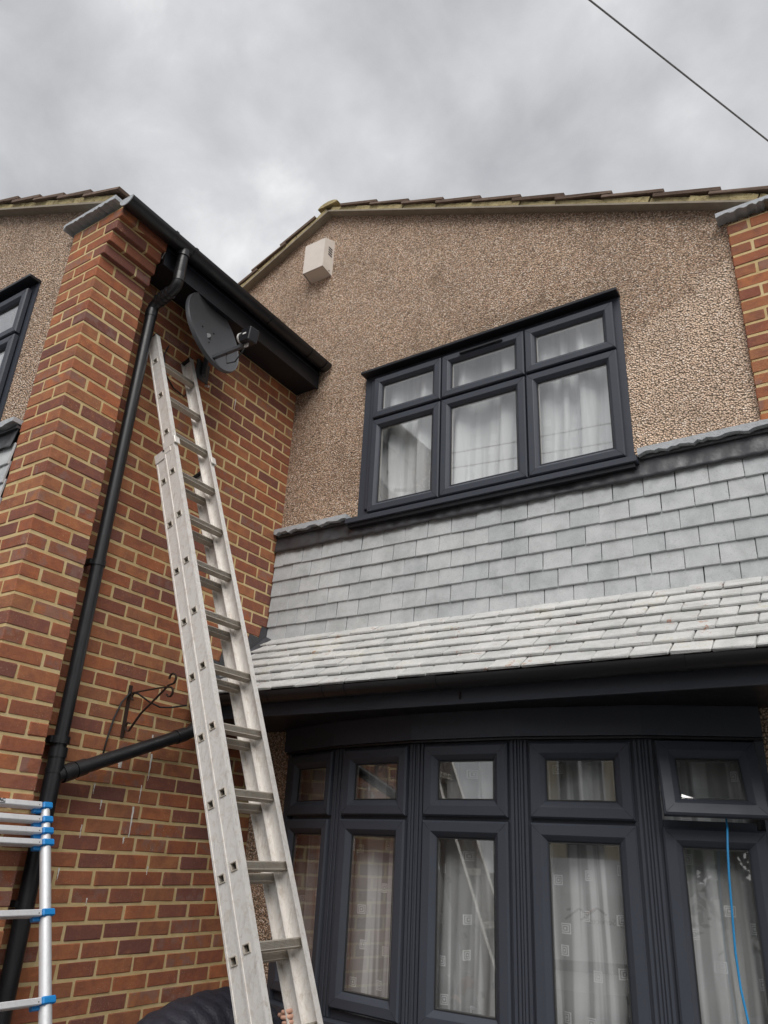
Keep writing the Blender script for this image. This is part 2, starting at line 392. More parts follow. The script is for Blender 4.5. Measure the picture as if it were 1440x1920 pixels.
# ================================================================== key dimensions (metres)
WX = -3.474           # brick side wall face
PX = WX + .10         # right face of the brick pier
PY = 1.93             # front face of the brick pier
FL = 1.96             # pebble-dashed front of the brick-sided house
FO = 3.84             # pebble-dashed front of the recessed house
COURSE, ZC0 = .0785, 1.472
BRL = .222            # brick module

left = empty('terraced_house', (-6.5, 4, 0), 'terraced house with red brick side wall, corbelled brick pier and black eaves gutter', 'house')
ours = empty('terraced_house', (-1.8, 6, 0), 'terraced house with pebble-dashed gable, grey hung tiles and dark bow window', 'house')

# ------------------------------------------------------------------ bricks
brick_cache = {}
def brick_mesh(lx, ly, lz):
    k = (round(lx, 3), round(ly, 3), round(lz, 3), random.randrange(5))
    if k not in brick_cache:
        mb = MB().obox((0, 0, 0), XA, YA, ZA, lx / 2, ly / 2, lz / 2, .0032 + .0008 * k[3])
        mb.v = [(x + rn(.0018), y + rn(.0018), z + rn(.0022)) for x, y, z in mb.v]
        brick_cache[k] = mb.mesh('brick', 'brick')
    return brick_cache[k]
pending = []          # (area, centre, size, parent)
def brick(c, size, parent, vis):
    """vis: list of two visible-face axis vectors used for the size it shows in the picture"""
    c = V(c); a, b = vis
    q = [px(c + a * i + b * j) for i, j in ((-1, -1), (1, -1), (1, 1), (-1, 1))]
    ar = abs(sum(q[i][0] * q[(i + 1) % 4][1] - q[(i + 1) % 4][0] * q[i][1] for i in range(4))) / 2
    cx, cy = px(c)
    if not (-40 < cx < 1480 and -40 < cy < 1960): ar = 0
    pending.append((ar, c, size, parent))
def flush_bricks(limit):
    global pending
    pending.sort(key=lambda t_: -t_[0]); rest = {}
    for i, (ar, c, (lx, ly, lz), par) in enumerate(pending):
        if i < limit and ar > 0:
            o = link('brick', brick_mesh(lx, ly, lz), par)
            o.location = c + V((rn(.0012), rn(.0012), rn(.0012))); o.rotation_euler = (rn(.006), rn(.006), rn(.005))
        else:
            rest.setdefault(par.name, (par, MB()))[1].obox(c + V((rn(.0012), rn(.0012), rn(.001))), XA, YA, ZA, lx / 2, ly / 2, lz / 2, .004)
    for par, mb in rest.values():
        o = mb.build('brickwork', 'brick', par); o['kind'] = 'stuff'
    pending = []

# side wall of the brick house (faces +X)
MR = .003             # joint recess
side = MBbox(-3.75, WX - MR, 2.0, FO + .2, 0, 4.90).build('side_wall', 'mortar', left)
JT = .0120
for k in range(-18, 44):
    z = ZC0 + (k + .5) * COURSE
    if z > 4.89: break
    y = 2.538 - BRL * 3 + (0 if k % 2 else BRL / 2)
    while y < FO:
        y0, y1 = max(y + JT / 2, 2.20), min(y + BRL - JT / 2, FO + .01)
        if y1 - y0 > .03:
            brick((WX - .045, (y0 + y1) / 2, z), (.09, y1 - y0, COURSE - JT), side, (YA * (y1 - y0) / 2, ZA * .034))
        y += BRL
# pier
PW = .340; BS, BH = .2235, .1065
pier = MBbox(PX - PW + .006, PX - MR, PY + MR, PY + PW - .006, 0, 5.005).build('brick_pier', 'mortar', left)
for k in range(-18, 45):
    z = ZC0 + (k + .5) * COURSE; hz = COURSE - JT
    step = max(0, k - 40) * .0305           # four corbelled courses under the gutter
    A = k % 2 == 0
    if z > 5.0: break
    xr = PX + step; ext = step
    if step > 0:
        # corbel core so that no gap shows behind the stepped bricks
        pass
    fw = (BS, BH) if A else (BH, BS)        # along the front, starting at the corner
    rw = (BH, BS) if A else (BS, BH)        # along the right side
    # corner brick
    brick((xr - fw[0] / 2, PY + rw[0] / 2, z), (fw[0], rw[0], hz), pier, (XA * fw[0] / 2, ZA * hz / 2))
    x1 = xr - fw[0] - JT; x0 = PX - PW
    ln = x1 - x0
    if ln > .2 and ext > .05:
        brick((x1 - (ln - .075 - JT) / 2, PY + .052, z), (ln - .075 - JT, .104, hz), pier, (XA * ln / 2, ZA * hz / 2)); brick((x0 + .0375, PY + .052, z), (.075, .104, hz), pier, (XA * .04, ZA * hz / 2))
    else:
        brick(((x0 + x1) / 2, PY + .052, z), (ln, .104, hz), pier, (XA * ln / 2, ZA * hz / 2))
    y0 = PY + rw[0] + JT; y1 = PY + PW
    brick((xr - .06, (y0 + y1) / 2, z), (.12, y1 - y0, hz), pier, (YA * (y1 - y0) / 2, ZA * hz / 2))
    # hidden back bricks on the return face
co = MB()
for k in range(41, 45):
    st = (k - 40) * .0305; z0 = ZC0 + k * COURSE
    co.box(PX - .05, PX + st - .004, PY + .004, PY + PW - .004, z0 + JT / 2 + .002, z0 + COURSE + JT / 2 - .0005)
co.build('corbel_bedding', 'mortar', pier)
flush_bricks(300)
# dribbles of paint and bird lime on the brickwork
dr = [(2.98, 2.10, .10, .006), (2.80, 1.98, .05, .010), (2.83, 2.02, .03, .012), (2.79, 1.97, .03, .014), (2.995, 1.98, .14, .007), (2.96, 1.84, .09, .004), (2.93, 1.70, .15, .008), (2.66, 1.84, .05, .004), (2.72, 1.77, .045, .004),
      (2.63, 1.64, .06, .004), (2.90, 1.61, .03, .007), (2.55, 1.45, .05, .005), (3.09, 1.47, .04, .004), (3.22, 4.42, .09, .005), (2.74, 1.33, .03, .004)]
for (y, z, ln, w) in dr:
    mb = MB(); pl = []
    for i in range(7): pl.append((y + w * (1 if i % 2 else .6) * (1 - i / 8) + rn(.0015), z + ln / 2 - ln * i / 6))
    for i in range(6, -1, -1): pl.append((y - w * (.6 if i % 2 else 1) * (1 - i / 8) + rn(.0015), z + ln / 2 - ln * i / 6))
    mb.prism([(WX + .0005, a, b) for a, b in pl], (.0022, 0, 0)).build('paint_drip', 'drip_paint', side)

# slate caps on the piers
def cap(x0, x1, yf, z, parent):
    mb = MB(); n = 26; top = []; bot = []
    for i in range(n + 1):
        x = x0 + (x1 - x0) * i / n
        top.append((x, z + .040)); bot.append((x, z + .022 - .016 * random.random() ** 2 - (.010 if i % 5 == 0 else 0)))
    mb.prism([(a, yf - .052, b) for a, b in top + bot[::-1]], (0, .43, 0))
    return mb.build('pier_cap', 'ledge_paint', parent)
cap(PX - PW - .045, PX + .095, PY, 5.02, pier)

# ------------------------------------------------------------------ verges and roofs
def verge(parent, peak, zpk, sl, x_lo, x_hi, yw, t0, x_cut, ridge=True):
    """bedded tile verge round a gable: peak x, height of the underside there"""
    zf = lambda x: zpk - sl * abs(x - peak)
    for (a, b) in ((peak, x_hi), (peak, x_lo)):
        n = 18; u = V((b - a, 0, -sl * abs(b - a))); ln = u.length; u.normalize(); nn = V((-u.z, 0, u.x)); nn = nn if nn.z > 0 else -nn
        P = V((a, 0, zpk)); full = ln
        if b > a: ln = (x_cut - a) * math.sqrt(1 + sl * sl)
        mb = MB(); mb.prism([P + V((0, yw - .070, 0)), P + u * ln + V((0, yw - .070, 0)), P + u * ln + nn * .014 + V((0, yw - .070, 0)), P + nn * .014 + V((0, yw - .070, 0))], (0, .14, 0))
        mb.build('undercloak', 'undercloak', parent)
        # bedding mortar in uneven lumps
        s0 = 0; k = 0
        while s0 < ln - .02:
            s1 = min(ln, s0 + random.uniform(.22, .5)); m = 7; mb = MB(); yy = yw - .058 + rn(.006)
            tp = []; bt = []
            for i in range(m + 1):
                s_ = s0 + .003 + (s1 - s0 - .006) * i / m
                bt.append(P + u * s_ + nn * (.0145 + random.random() * .003)); tp.append(P + u * s_ + nn * (.058 + rn(.006)))
            mb.prism([q + V((0, yy, 0)) for q in bt + tp[::-1]], (0, .12, 0)); mb.build('verge_mortar', 'verge_mortar', parent)
            s0 = s1
        # tiles, each lapping the one below
        dx = .31 * math.sqrt(1 + sl * sl); j = 0; s_ = t0
        while s_ < full + .1:
            tl = .40; lift = .030; yo = 0
            if b > a and s_ > ln + .10: s_ = ln + .10; full = -1
            c0 = P + u * (s_ - tl) + nn * .052; c1 = P + u * s_ + nn * (.052 + lift + rn(.004))
            d = (c1 - c0).normalized(); n2 = V((-d.z, 0, d.x)); n2 = n2 if n2.z > 0 else -n2
            if s_ - tl < -.02: c0 = P + nn * .052
            mb = MB().prism([V((c0.x, yo + yw - .078 + rn(.006), c0.z)), V((c1.x, yo + yw - .078 + rn(.006), c1.z)), V((c1.x, yo + yw - .078, c1.z)) + n2 * .020, V((c0.x, yo + yw - .078, c0.z)) + n2 * .020], (0, .34, 0))
            mb.build('roof_tile', 'roof_tile', parent); s_ += dx; j += 1
    if ridge:
        mb = MB(); arc = [V((peak + math.cos(t_) * .11, yw - .082, zpk + .045 + math.sin(t_) * .055)) for t_ in (math.pi * (.08 + .84 * i / 10) for i in range(11))]
        mb.prism(arc, (0, .45, 0)).build('ridge_tile', 'verge_mortar', parent)
    mb = MB()
    for b in (x_lo, x_hi):
        q = [(peak, yw + .02, zpk + .05), (b, yw + .02, zf(b) + .05), (b, 9.5, zf(b) + .05), (peak, 9.5, zpk + .05)]
        mb.prism(q, (0, 0, .03))
    mb.build('roof', 'roof_tile', parent)
PKX, PKZ, SL = -3.285, 6.60, .487
verge(ours, PKX, PKZ, SL, -6.4, .10, FO, .52, .02)
LPX, LPZ = -6.72, 6.63
verge(left, LPX, LPZ, .470, -10.0, -3.19, FL, .34, -3.33)

# ------------------------------------------------------------------ pebble-dashed fronts
def wall_poly(mb, pts, y0, th): mb.prism([(a, y0, b) for a, b in pts], (0, th, 0))
mb = MB()
wz0, wz1, wx0, wx1 = 3.655, 4.775, -2.785, -.962       # upper window opening
bx0, bx1, bz0, bz1 = -3.165, -.535, .78, 2.16         # bow window opening
xr = .035
for (a, b, c_, d) in ((-3.60, bx0, 0, 3.20), (bx1, xr, 0, 3.20), (bx0, bx1, bz1, 3.20), (bx0, bx1, 0, bz0), (-3.60, wx0, 3.20, wz1), (wx1, xr, 3.20, wz1), (wx0, wx1, 3.20, wz0)):
    wall_poly(mb, [(a, c_), (b, c_), (b, d), (a, d)], FO, .22)
zg = lambda x: PKZ + .008 - SL * abs(x - PKX)
wall_poly(mb, [(-6.3, wz1), (xr, wz1), (xr, zg(xr)), (PKX, zg(PKX)), (-6.3, zg(-6.3))], FO, .22)
mb.build('front_wall', 'pebbledash', ours)
mb = MB()
lw0, lw1 = -5.85, -4.012
zl = lambda x: LPZ + .008 - .470 * abs(x - LPX)
for (a, b, c_, d) in ((-9.7, lw0, 0, wz1), (lw1, PX - PW + .02, 0, wz1), (lw0, lw1, 0, wz0)): wall_poly(mb, [(a, c_), (b, c_), (b, d), (a, d)], FL, .22)
wall_poly(mb, [(-9.7, wz1), (PX - PW + .02, wz1), (PX - PW + .02, zl(PX - PW + .02)), (LPX, zl(LPX)), (-9.7, zl(-9.7))], FL, .22)
mb.build('front_wall', 'pebbledash', left)
# plain back shells so that the houses are closed
MBbox(-9.7, -3.76, 9.2, 9.4, 0, 5.2).build('rear_wall', 'brick_far', left)
MBbox(-6.3, .03, 9.2, 9.4, 0, 5.0).build('rear_wall', 'brick_far', ours)

# brick pier and flank at the far end of the recessed house
QX = -.302
rp = MB().box(QX + .006, QX + PW, 3.81 + MR, 9.2, 3.66, 5.005).box(QX + .006, QX + PW, 3.90, 9.2, 0, 3.659).build('brick_pier', 'mortar', ours)
for k in range(28, 45):
    z = ZC0 + (k + .5) * COURSE
    if z > 5.0: break
    A = k % 2 == 0; x0 = QX; hz = COURSE - JT
    for ln in ((BH, BS) if A else (BS, BH)):
        brick((x0 + ln / 2, 3.81 + .05, z), (ln, .10, hz), rp, (XA * ln / 2, ZA * hz / 2)); x0 += ln + JT
flush_bricks(200)
for k in range(-18, 45):
    z = ZC0 + (k + .5) * COURSE; y = 3.93 + (BRL / 2 if k % 2 else 0)
    if z > 5.0: break
    while y < 6.4: brick((QX + PW - .04, y + BRL / 2, z), (.09, BRL - JT, COURSE - JT), rp, (YA * .1, ZA * .03)); y += BRL
flush_bricks(0)
cap(QX - .045, QX + PW + .04, 3.81, 5.03, rp)

# ------------------------------------------------------------------ windows
SASH = [(0, 0), (0, .024), (.007, .031), (.043, .031), (.047, .0285), (.060, .016), (.066, .004), (.066, -.012)]
def sash(parent, O, U, Vv, Nn, w, h, name='sash', spm='spacer', mat='upvc', prof=SASH):
    """one glazed casement: mitred frame, glass and the spacer bar seen through it"""
    sf = MB().frame(O, U, Vv, Nn, w, h, prof); b = prof[-1][0]
    ob = sf.build(name, mat, parent)
    # mitre seams at the four corners
    for (a_, b_, sx_, sy_) in ((0, 0, 1, 1), (w, 0, -1, 1), (w, h, -1, -1), (0, h, 1, -1)):
        dd = (U * sx_ + Vv * sy_).normalized(); q0 = O + U * a_ + Vv * b_
        MB().obox(q0 + dd * (.025 * 1.414) + Nn * prof[3][1], dd, dd.cross(Nn), Nn, .024, .0007, .0004).build('mitre_seam', 'dark', parent)
    MB().frame(O, U, Vv, Nn, w, h, [(b - .001, .0075), (b + .0035, .0075), (b + .0035, .003)]).build('gasket', 'rubber', parent)
    gl_ = MB().obox(O + U * w / 2 + Vv * h / 2 + Nn * .001, U, Vv, Nn, w / 2 - b + .002, h / 2 - b + .002, .002).build('pane', 'glass', ob if False else parent)
    sp = MB().frame(O, U, Vv, Nn, w, h, [(b - .001, -.0035), (b + .006, -.0035), (b + .006, -.014), (b - .001, -.014)]).build('spacer_bar', spm, parent)
    return ob, gl_, sp

def upper_window(house, O, ncol, label=None):
    U, Vv, Nn = XA, ZA, V((0, -1, 0))
    Wd, Ht = 1.853, 1.14
    w = empty_part('window', house)
    # cover trims, outer frame and mullions
    fr = MB()
    fr.frame(O, U, Vv, Nn, Wd, Ht, [(0, -.02), (0, .010), (.060, .010), (.060, .022), (.066, .026), (.098, .026), (.098, -.03)])
    cols = [(.100, .640), (.650, 1.240), (1.250, 1.815)]
    for x in (.645, 1.245): fr.obox(O + U * x + Vv * Ht / 2 + Nn * .0, U, Vv, Nn, .016, Ht / 2 - .06, .018)
    fr.obox(O + U * (Wd / 2) + Vv * .735 + Nn * .0, U, Vv, Nn, Wd / 2 - .07, .016, .0165)
    fr.build('frame', 'upvc', w)
    for (a, b) in cols:
        for (c_, d) in ((.022, .727), (.745, 1.075)):
            sash(w, O + U * a + Vv * c_ + Nn * .021, U, Vv, Nn, b - a, d - c_)
    MB().obox(O + U * (Wd / 2) + Vv * (Ht - .004) + Nn * .040, U, Vv, Nn, Wd / 2 + .005, .011, .042, .003).build('head_drip', 'upvc_black', w)
    sl_ = MB().prism([O + U * -.035 + Nn * .098 + Vv * -.048, O + U * -.035 + Nn * .098 + Vv * -.016, O + U * -.035 + Nn * .012 + Vv * .006, O + U * -.035 + Nn * .012 + Vv * -.048], U * (Wd + .065))
    sl_.build('sill', 'upvc', w)
    MB().obox(O + U * (Wd / 2 - .004) + Vv * -.062 + Nn * .045, U, Vv, Nn, Wd / 2 + .02, .013, .035).build('sill_underside', 'upvc_black', w)
    MB().obox(O + U * .945 + Vv * 1.0495 + Nn * .061, U, Vv, Nn, .155, .008, .009, .003).build('trickle_vent', 'upvc_black', w)
    return w
def empty_part(name, parent):
    """a part without a surface of its own: the rebate lining of an opening"""
    o = bpy.data.objects.new(name, None); COL.objects.link(o); o.parent = parent; o.matrix_parent_inverse = wm(parent).inverted(); o.empty_display_size = .1
    return o
WO = V((-2.800, FO, 3.645))
upper_window(ours, WO, 3)
upper_window(left, V((-5.862, FL, 3.645)), 3)

# bow window: five facets
BP = [(-3.175, 3.84), (-2.672, 3.655), (-2.118, 3.565), (-1.555, 3.565), (-.993, 3.66), (-.528, 3.84)]
ZB0, ZB1 = .86, 2.15
bow = empty_part('bow_window', ours)
SB = [(0, 0), (0, .022), (.008, .030), (.048, .030), (.052, .0275), (.070, .013), (.078, .003), (.078, -.012)]
hing = []
for i in range(5):
    a, b = V((*BP[i], 0)), V((*BP[i + 1], 0)); U = (b - a).normalized(); Nn = V((U.y, -U.x, 0)); ln = (b - a).length
    m0 = .052 if i else .03; m1 = .052 if i < 4 else .03
    O = a + ZA * ZB0
    fr = MB()
    fr.frame(O + U * (m0 - .03), U, ZA, Nn, ln - m0 - m1 + .06, ZB1 - ZB0, [(0, -.05), (0, .0), (.036, .0), (.036, -.05)])
    fr.obox(O + U * ln / 2 + ZA * (1.783 - ZB0) + Nn * -.024, U, ZA, Nn, ln / 2 - .06, .020, .022)
    fr.build('frame', 'upvc', bow)
    w = ln - m0 - m1
    sash(bow, O + U * m0 + ZA * (.905 - ZB0), U, ZA, Nn, w, 1.772 - .905, prof=SB, spm='spacer_dark')
    h = 2.128 - 1.792
    if i < 4:
        sash(bow, O + U * m0 + ZA * (1.792 - ZB0), U, ZA, Nn, w, h, prof=SB, spm='spacer_dark')
    else:                                     # this top light is propped open
        ang = R(19); Vd = ZA * math.cos(ang) - Nn * math.sin(ang); Nd = Nn * math.cos(ang) + ZA * math.sin(ang)
        top = O + U * m0 + ZA * (2.128 - ZB0) + Nn * .006
        sash(bow, top - Vd * h, U, Vd, Nd, w, h, prof=SB, spm='spacer_dark', name='open_sash')
for i in range(6):                            # corner posts with ribbed covers
    c = V((*BP[i], 0))
    d0 = (V((*BP[i], 0)) - V((*BP[i - 1], 0))).normalized() if i else None
    d1 = (V((*BP[i + 1], 0)) - V((*BP[i], 0))).normalized() if i < 5 else None
    if d0 is None or d1 is None:
        d = d1 or d0; nrm = V((d.y, -d.x, 0)); sg = 1 if d0 is None else -1
        mb = MB().obox(c + d * sg * .012 + nrm * -.02 + ZA * (ZB0 + ZB1) / 2, d, nrm, ZA, .020, .045, (ZB1 - ZB0) / 2)
    else:
        d = (d0 + d1).normalized(); nrm = V((d.y, -d.x, 0)); H = (ZB1 - ZB0) / 2; zc = ZA * (ZB0 + H)
        mb = MB().obox(c + nrm * -.022 + zc, d, nrm, ZA, .046, .022, H)
        for x, hw, o_ in ((-.034, .008, .006), (-.014, .006, .009), (.001, .005, .005), (.015, .006, .009), (.034, .008, .006)):
            mb.obox(c + d * x + nrm * (o_ / 2) + zc, d, nrm, ZA, hw, o_ / 2 + .003, H, .002)
    mb.build('post', 'upvc', bow)
# sill board and dwarf wall following the bow
def bow_poly(off): 
    r = []
    for i, q in enumerate(BP):
        ds = []
        if i: ds.append((V((*BP[i], 0)) - V((*BP[i - 1], 0))).normalized())
        if i < 5: ds.append((V((*BP[i + 1], 0)) - V((*BP[i], 0))).normalized())
        d = sum(ds, V((0, 0, 0))).normalized(); r.append(V((*q, 0)) + V((d.y, -d.x, 0)) * off)
    return r
def bow_slab(off, z0, z1, name, mat, parent, back=3.86, inner=None):
    P = bow_poly(off)
    mb = MB()
    for i in range(5):
        if inner is None:
            q = [V((P[i].x, P[i].y, z0)), V((P[i + 1].x, P[i + 1].y, z0)), V((P[i + 1].x, back, z0)), V((P[i].x, back, z0))]
        else:
            Q = bow_poly(inner); q = [V((P[i].x, P[i].y, z0)), V((P[i + 1].x, P[i + 1].y, z0)), V((Q[i + 1].x, Q[i + 1].y, z0)), V((Q[i].x, Q[i].y, z0))]
        mb.prism(q, (0, 0, z1 - z0))
    return mb.build(name, mat, parent)
bow_slab(.075, .815, ZB0 - .002, 'sill', 'upvc', bow)
bow_slab(.02, 0, .813, 'dwarf_wall', 'pebbledash', ours)
for i in range(5):                            # head fascia boards over each facet
    P = bow_poly(.062); Q = bow_poly(.03)
    a, b = P[i], P[i + 1]
    MB().prism([V((a.x, a.y, 2.152)), V((b.x, b.y, 2.152)), V((Q[i + 1].x, Q[i + 1].y, 2.152)), V((Q[i].x, Q[i].y, 2.152))], (0, 0, .131)).build('head_board', 'upvc', bow)
bow_slab(.045, 2.140, 2.150, 'head_trim', 'upvc_black', bow)

# rooms behind the windows: plastered boxes, open to the front
def room(x0, x1, y0, y1, z0, z1, house):
    mb = MB()
    mb.box(x0, x1, y1, y1 + .1, z0, z1).box(x0 - .1, x0, y0, y1, z0, z1).box(x1, x1 + .1, y0, y1, z0, z1).box(x0, x1, y0, y1, z1, z1 + .1).box(x0, x1, y0, y1, z0 - .1, z0)
    return mb.build('room', 'room', house)
room(-3.32, -.40, 4.065, 7.5, .3, 2.30, ours); room(-3.30, -.42, 4.07, 7.5, 2.9, 4.95, ours); room(-6.3, -3.9, 2.19, 4.5, 2.9, 4.95, left)
MBbox(-3.2, -.5, 3.60, 4.062, 2.3, 2.31).build('bay_ceiling', 'room', ours)

# ------------------------------------------------------------------ net curtains
def curtain(name, path, z0, z1, mat, label, seed, amp=.026, folds=8):
    rg = random.Random(seed); P = [V((*q, 0)) for q in path]; seg = [(P[i + 1] - P[i]).length for i in range(len(P) - 1)]; tot = sum(seg)
    n = int(tot / .012); m = 14; vs = []; fs = []; uvs = []
    ph = [(rg.uniform(0, 6.28), rg.uniform(.6, 1.4)) for _ in range(6)]
    for i in range(n + 1):
        s_ = tot * i / n; k = 0; q = s_
        while k < len(seg) - 1 and q > seg[k]: q -= seg[k]; k += 1
        d = (P[k + 1] - P[k]).normalized(); nr = V((d.y, -d.x, 0)); base_ = P[k] + d * q
        for j in range(m + 1):
            v_ = j / m; dr_ = .03 * math.sin(2.1 * s_ + 2.5 * v_)
            f = 0
            for a, (p0, fr_) in enumerate(ph): f += math.sin((s_ + dr_) * fr_ * 6.28 * folds / 1.3 * (.5 + .25 * a) + p0) / (1 + a * .6)
            sharp = math.copysign(abs(f) ** .7, f)
            pt = base_ + nr * amp * sharp * (1.0 - .25 * v_) + d * (.010 * math.sin(f * 2 + v_ * 3))
            vs.append((pt.x, pt.y, z0 + (z1 - z0) * v_)); uvs.append((s_ * 1.12, v_ * (z1 - z0)))
    for i in range(n):
        for j in range(m):
            a = i * (m + 1) + j; fs.append((a, a + m + 1, a + m + 2, a + 1))
    me = bpy.data.meshes.new(name); me.from_pydata(vs, [], fs); me.update()
    ul = me.uv_layers.new(name='UVMap')
    for lp in me.loops: ul.data[lp.index].uv = uvs[lp.vertex_index]
    me.materials.append(M[mat]); me.polygons.foreach_set('use_smooth', [True] * len(me.polygons))
    return tag(link(name, me), label, 'curtain')
curtain('net_curtain', [(q.x, q.y) for q in bow_poly(-.115)], .9, 2.24, 'net_lower', 'sheer net curtain with woven square motifs behind the bow window', 3)
curtain('net_curtain', [(-2.76, 3.925), (-.98, 3.925)], 3.62, 4.80, 'net_upper', 'white net curtain behind the six-pane window above the grey tiles', 5)
curtain('net_curtain', [(-5.8, 2.05), (-4.05, 2.05)], 3.62, 4.80, 'net_upper', 'white net curtain in the window beside the corbelled brick pier', 8)

# ------------------------------------------------------------------ hung tiles under the window
tile_cache = {}
def tile_mesh(w, l, th, mat, var, rough):
    k = (round(w, 3), mat, var)
    if k not in tile_cache:
        mb = MB().obox((0, 0, 0), XA, YA, ZA, w / 2, th / 2, l / 2, .0025 if rough < .002 else .0045)
        mb.v = [(x + rn(rough), y + rn(rough * .6), z + rn(rough)) for x, y, z in mb.v]
        tile_cache[k] = mb.mesh('tile', mat)
    return tile_cache[k]
def hung(house, x0, x1, yw):
    back = MBbox(x0, x1, yw - .016, yw - .002, 2.87, 3.62).build('tile_hanging', 'lead', house)
    for k in range(6):
        zb = 2.861 + .1085 * k; ln = .135 if k < 6 else .09
        x = x0 + .0025 - (0 if k % 2 == 0 else .0825)
        while x < x1 - .01:
            a, b = max(x, x0 + .001), min(x + .165, x1)
            if b - a > .03:
                w = b - a - .0030 - random.random() * .0016
                o = link('tile', tile_mesh(w, ln, .013, 'tile_grey', random.randrange(4), .0012), back)
                o.location = ((a + b) / 2 + rn(.0008), yw - .0345 + rn(.0016), zb + ln / 2 + rn(.0016)); o.rotation_euler = (R(-5.6) + rn(.010), rn(.006), rn(.007))
            x += .165
    # lead apron over the top course, dressed in waves
    n = int((x1 - x0) / .02); mb = MB(); fr = []; vs = []
    rg = random.Random(4); wv_ = [(rg.uniform(6, 30), rg.uniform(0, 6)) for _ in range(4)]
    for i in range(n + 1):
        x = x0 + (x1 - x0) * i / n; wob = sum(math.sin(x * f_ + p_) for f_, p_ in wv_) / 4
        for j in range(6):
            v_ = j / 5; y = yw - .036 - .020 * v_ - .012 * wob * math.sin(math.pi * (.15 + .85 * v_)) - .0035 * math.sin(x * 70 + 3 * v_) * v_
            vs.append((x, y, 3.622 - (.116 + .008 * wob + .002 * math.sin(x * 55)) * v_))
    nv = len(vs); vs += [(a, b + .004, c_) for a, b, c_ in vs]; fs = []
    for i in range(n):
        for j in range(5):
            a = i * 6 + j; fs += [(a, a + 1, a + 7, a + 6), (nv + a, nv + a + 6, nv + a + 7, nv + a + 1)]
        a = i * 6 + 5; fs.append((a, nv + a, nv + a + 6, a + 6))
    mb.add(vs, fs); mb.build('lead_flashing', 'lead', house, True)
    return back
hung(ours, WX + .004, .038, FO); hung(left, -4.60, PX - PW - .002, FL)

# drip ledges either side of the window, ragged along the underside
def ledge(x0, x1, yw, parent):
    mb = MB(); n = int((x1 - x0) / .022); top = []; bot = []
    for i in range(n + 1):
        x = x0 + (x1 - x0) * i / n; top.append((x, 3.676 + rn(.0015))); bot.append((x, 3.650 - .012 * (random.random() ** 2) - (.009 if (i // 2) % 3 == 0 else 0)))
    mb.prism([(a, yw - .083, b) for a, b in top + bot[::-1]], (0, .09, 0)); mb.build('drip_ledge', 'ledge_paint', parent)
    MBbox(x0, x1, yw - .050, yw - .004, 3.6225, 3.6375).build('ledge_bedding', 'lead', parent)
ledge(WX + .004, -2.845, FO, ours); ledge(-.912, .038, FO, ours); ledge(-3.975, PX - PW - .001, FL, left)

# ------------------------------------------------------------------ tiled slope over the bow
RT, RB = V((0, 3.815, 2.872)), V((0, 3.262, 2.398))
rl = (RB - RT).length; dn = (RB - RT).normalized(); rnm = V((0, dn.z, -dn.y)); rnm = rnm if rnm.z > 0 else -rnm
slope = MB().prism([(WX + .004, RT.y, RT.z - .022), (WX + .004, RB.y + .02, RB.z - .012), (WX + .004, RB.y + .02, RB.z - .03), (WX + .004, RT.y, RT.z - .05)], (.10 - WX, 0, 0)).build('bay_roof', 'wood', ours)
NG = 7; g_ = rl / NG
for k in range(NG):
    bot = RT + dn * (g_ * (k + 1)); ln = .145
    x = WX + .012 - (0 if k % 2 else .0825)
    while x < .10:
        a, b = max(x, WX + .012), min(x + .165, .10)
        if b - a > .03:
            w = b - a - .003 - random.random() * .002
            o = link('tile', tile_mesh(w, ln, .017, 'tile_pale', random.randrange(6), .0021), slope)
            lift = .0105
            ax = (dn - rnm * 0).normalized()
            tilt = math.atan2(.023, ln)
            ang = math.atan2(-dn.z, -dn.y)        # pitch of the slope
            c = bot - dn * ln / 2 + rnm * (lift + .004)
            o.location = (( a + b) / 2 + rn(.001), c.y, c.z + rn(.0022))
            o.rotation_euler = (-(math.pi / 2 - ang) * 1.0 + 0, 0, 0)
            o.rotation_euler = (-(R(90) - math.atan2(RT.z - RB.z, RT.y - RB.y)) - tilt + rn(.014), rn(.010), rn(.012))
        x += .165
# lead cover strip between hung tiles and slope
MB().prism([(WX + .006, FO - .020, 2.862), (WX + .006, FO - .080, 2.8545), (WX + .006, FO - .082, 2.846), (WX + .006, FO - .020, 2.848)], (-.004 - QX * 0 + .31 - WX - .35, 0, 0)).build('lead_flashing', 'lead', ours)
# stepped lead flashing up the brick wall
mb = MB(); steps = []
zt = lambda y: RT.z + (y - RT.y) * (RT.z - RB.z) / (RT.y - RB.y)
ys = [3.835, 3.73, 3.62, 3.51, 3.40, 3.30]
poly = []
for i in range(len(ys) - 1):
    zc = ZC0 + round((zt(ys[i]) + .11 - ZC0) / COURSE) * COURSE
    poly += [(ys[i], zc), (ys[i + 1] + .018, zc + .004)]
poly += [(3.30, zt(3.30) - .01), (3.835, zt(3.835) - .01)]
mb.prism([(WX + .003, a, b) for a, b in poly], (.004, 0, 0))
a0, a1 = RT - V((0, .0, 0)), RB
mb.prism([(WX + .008, RT.y, RT.z + .05), (WX + .008, RB.y + .06, zt(RB.y + .06) + .05), (WX + .055, RB.y + .06, zt(RB.y + .06) + .030), (WX + .055, RT.y, RT.z + .030)], (0, 0, -.006))
mb.build('stepped_flashing', 'lead', ours)

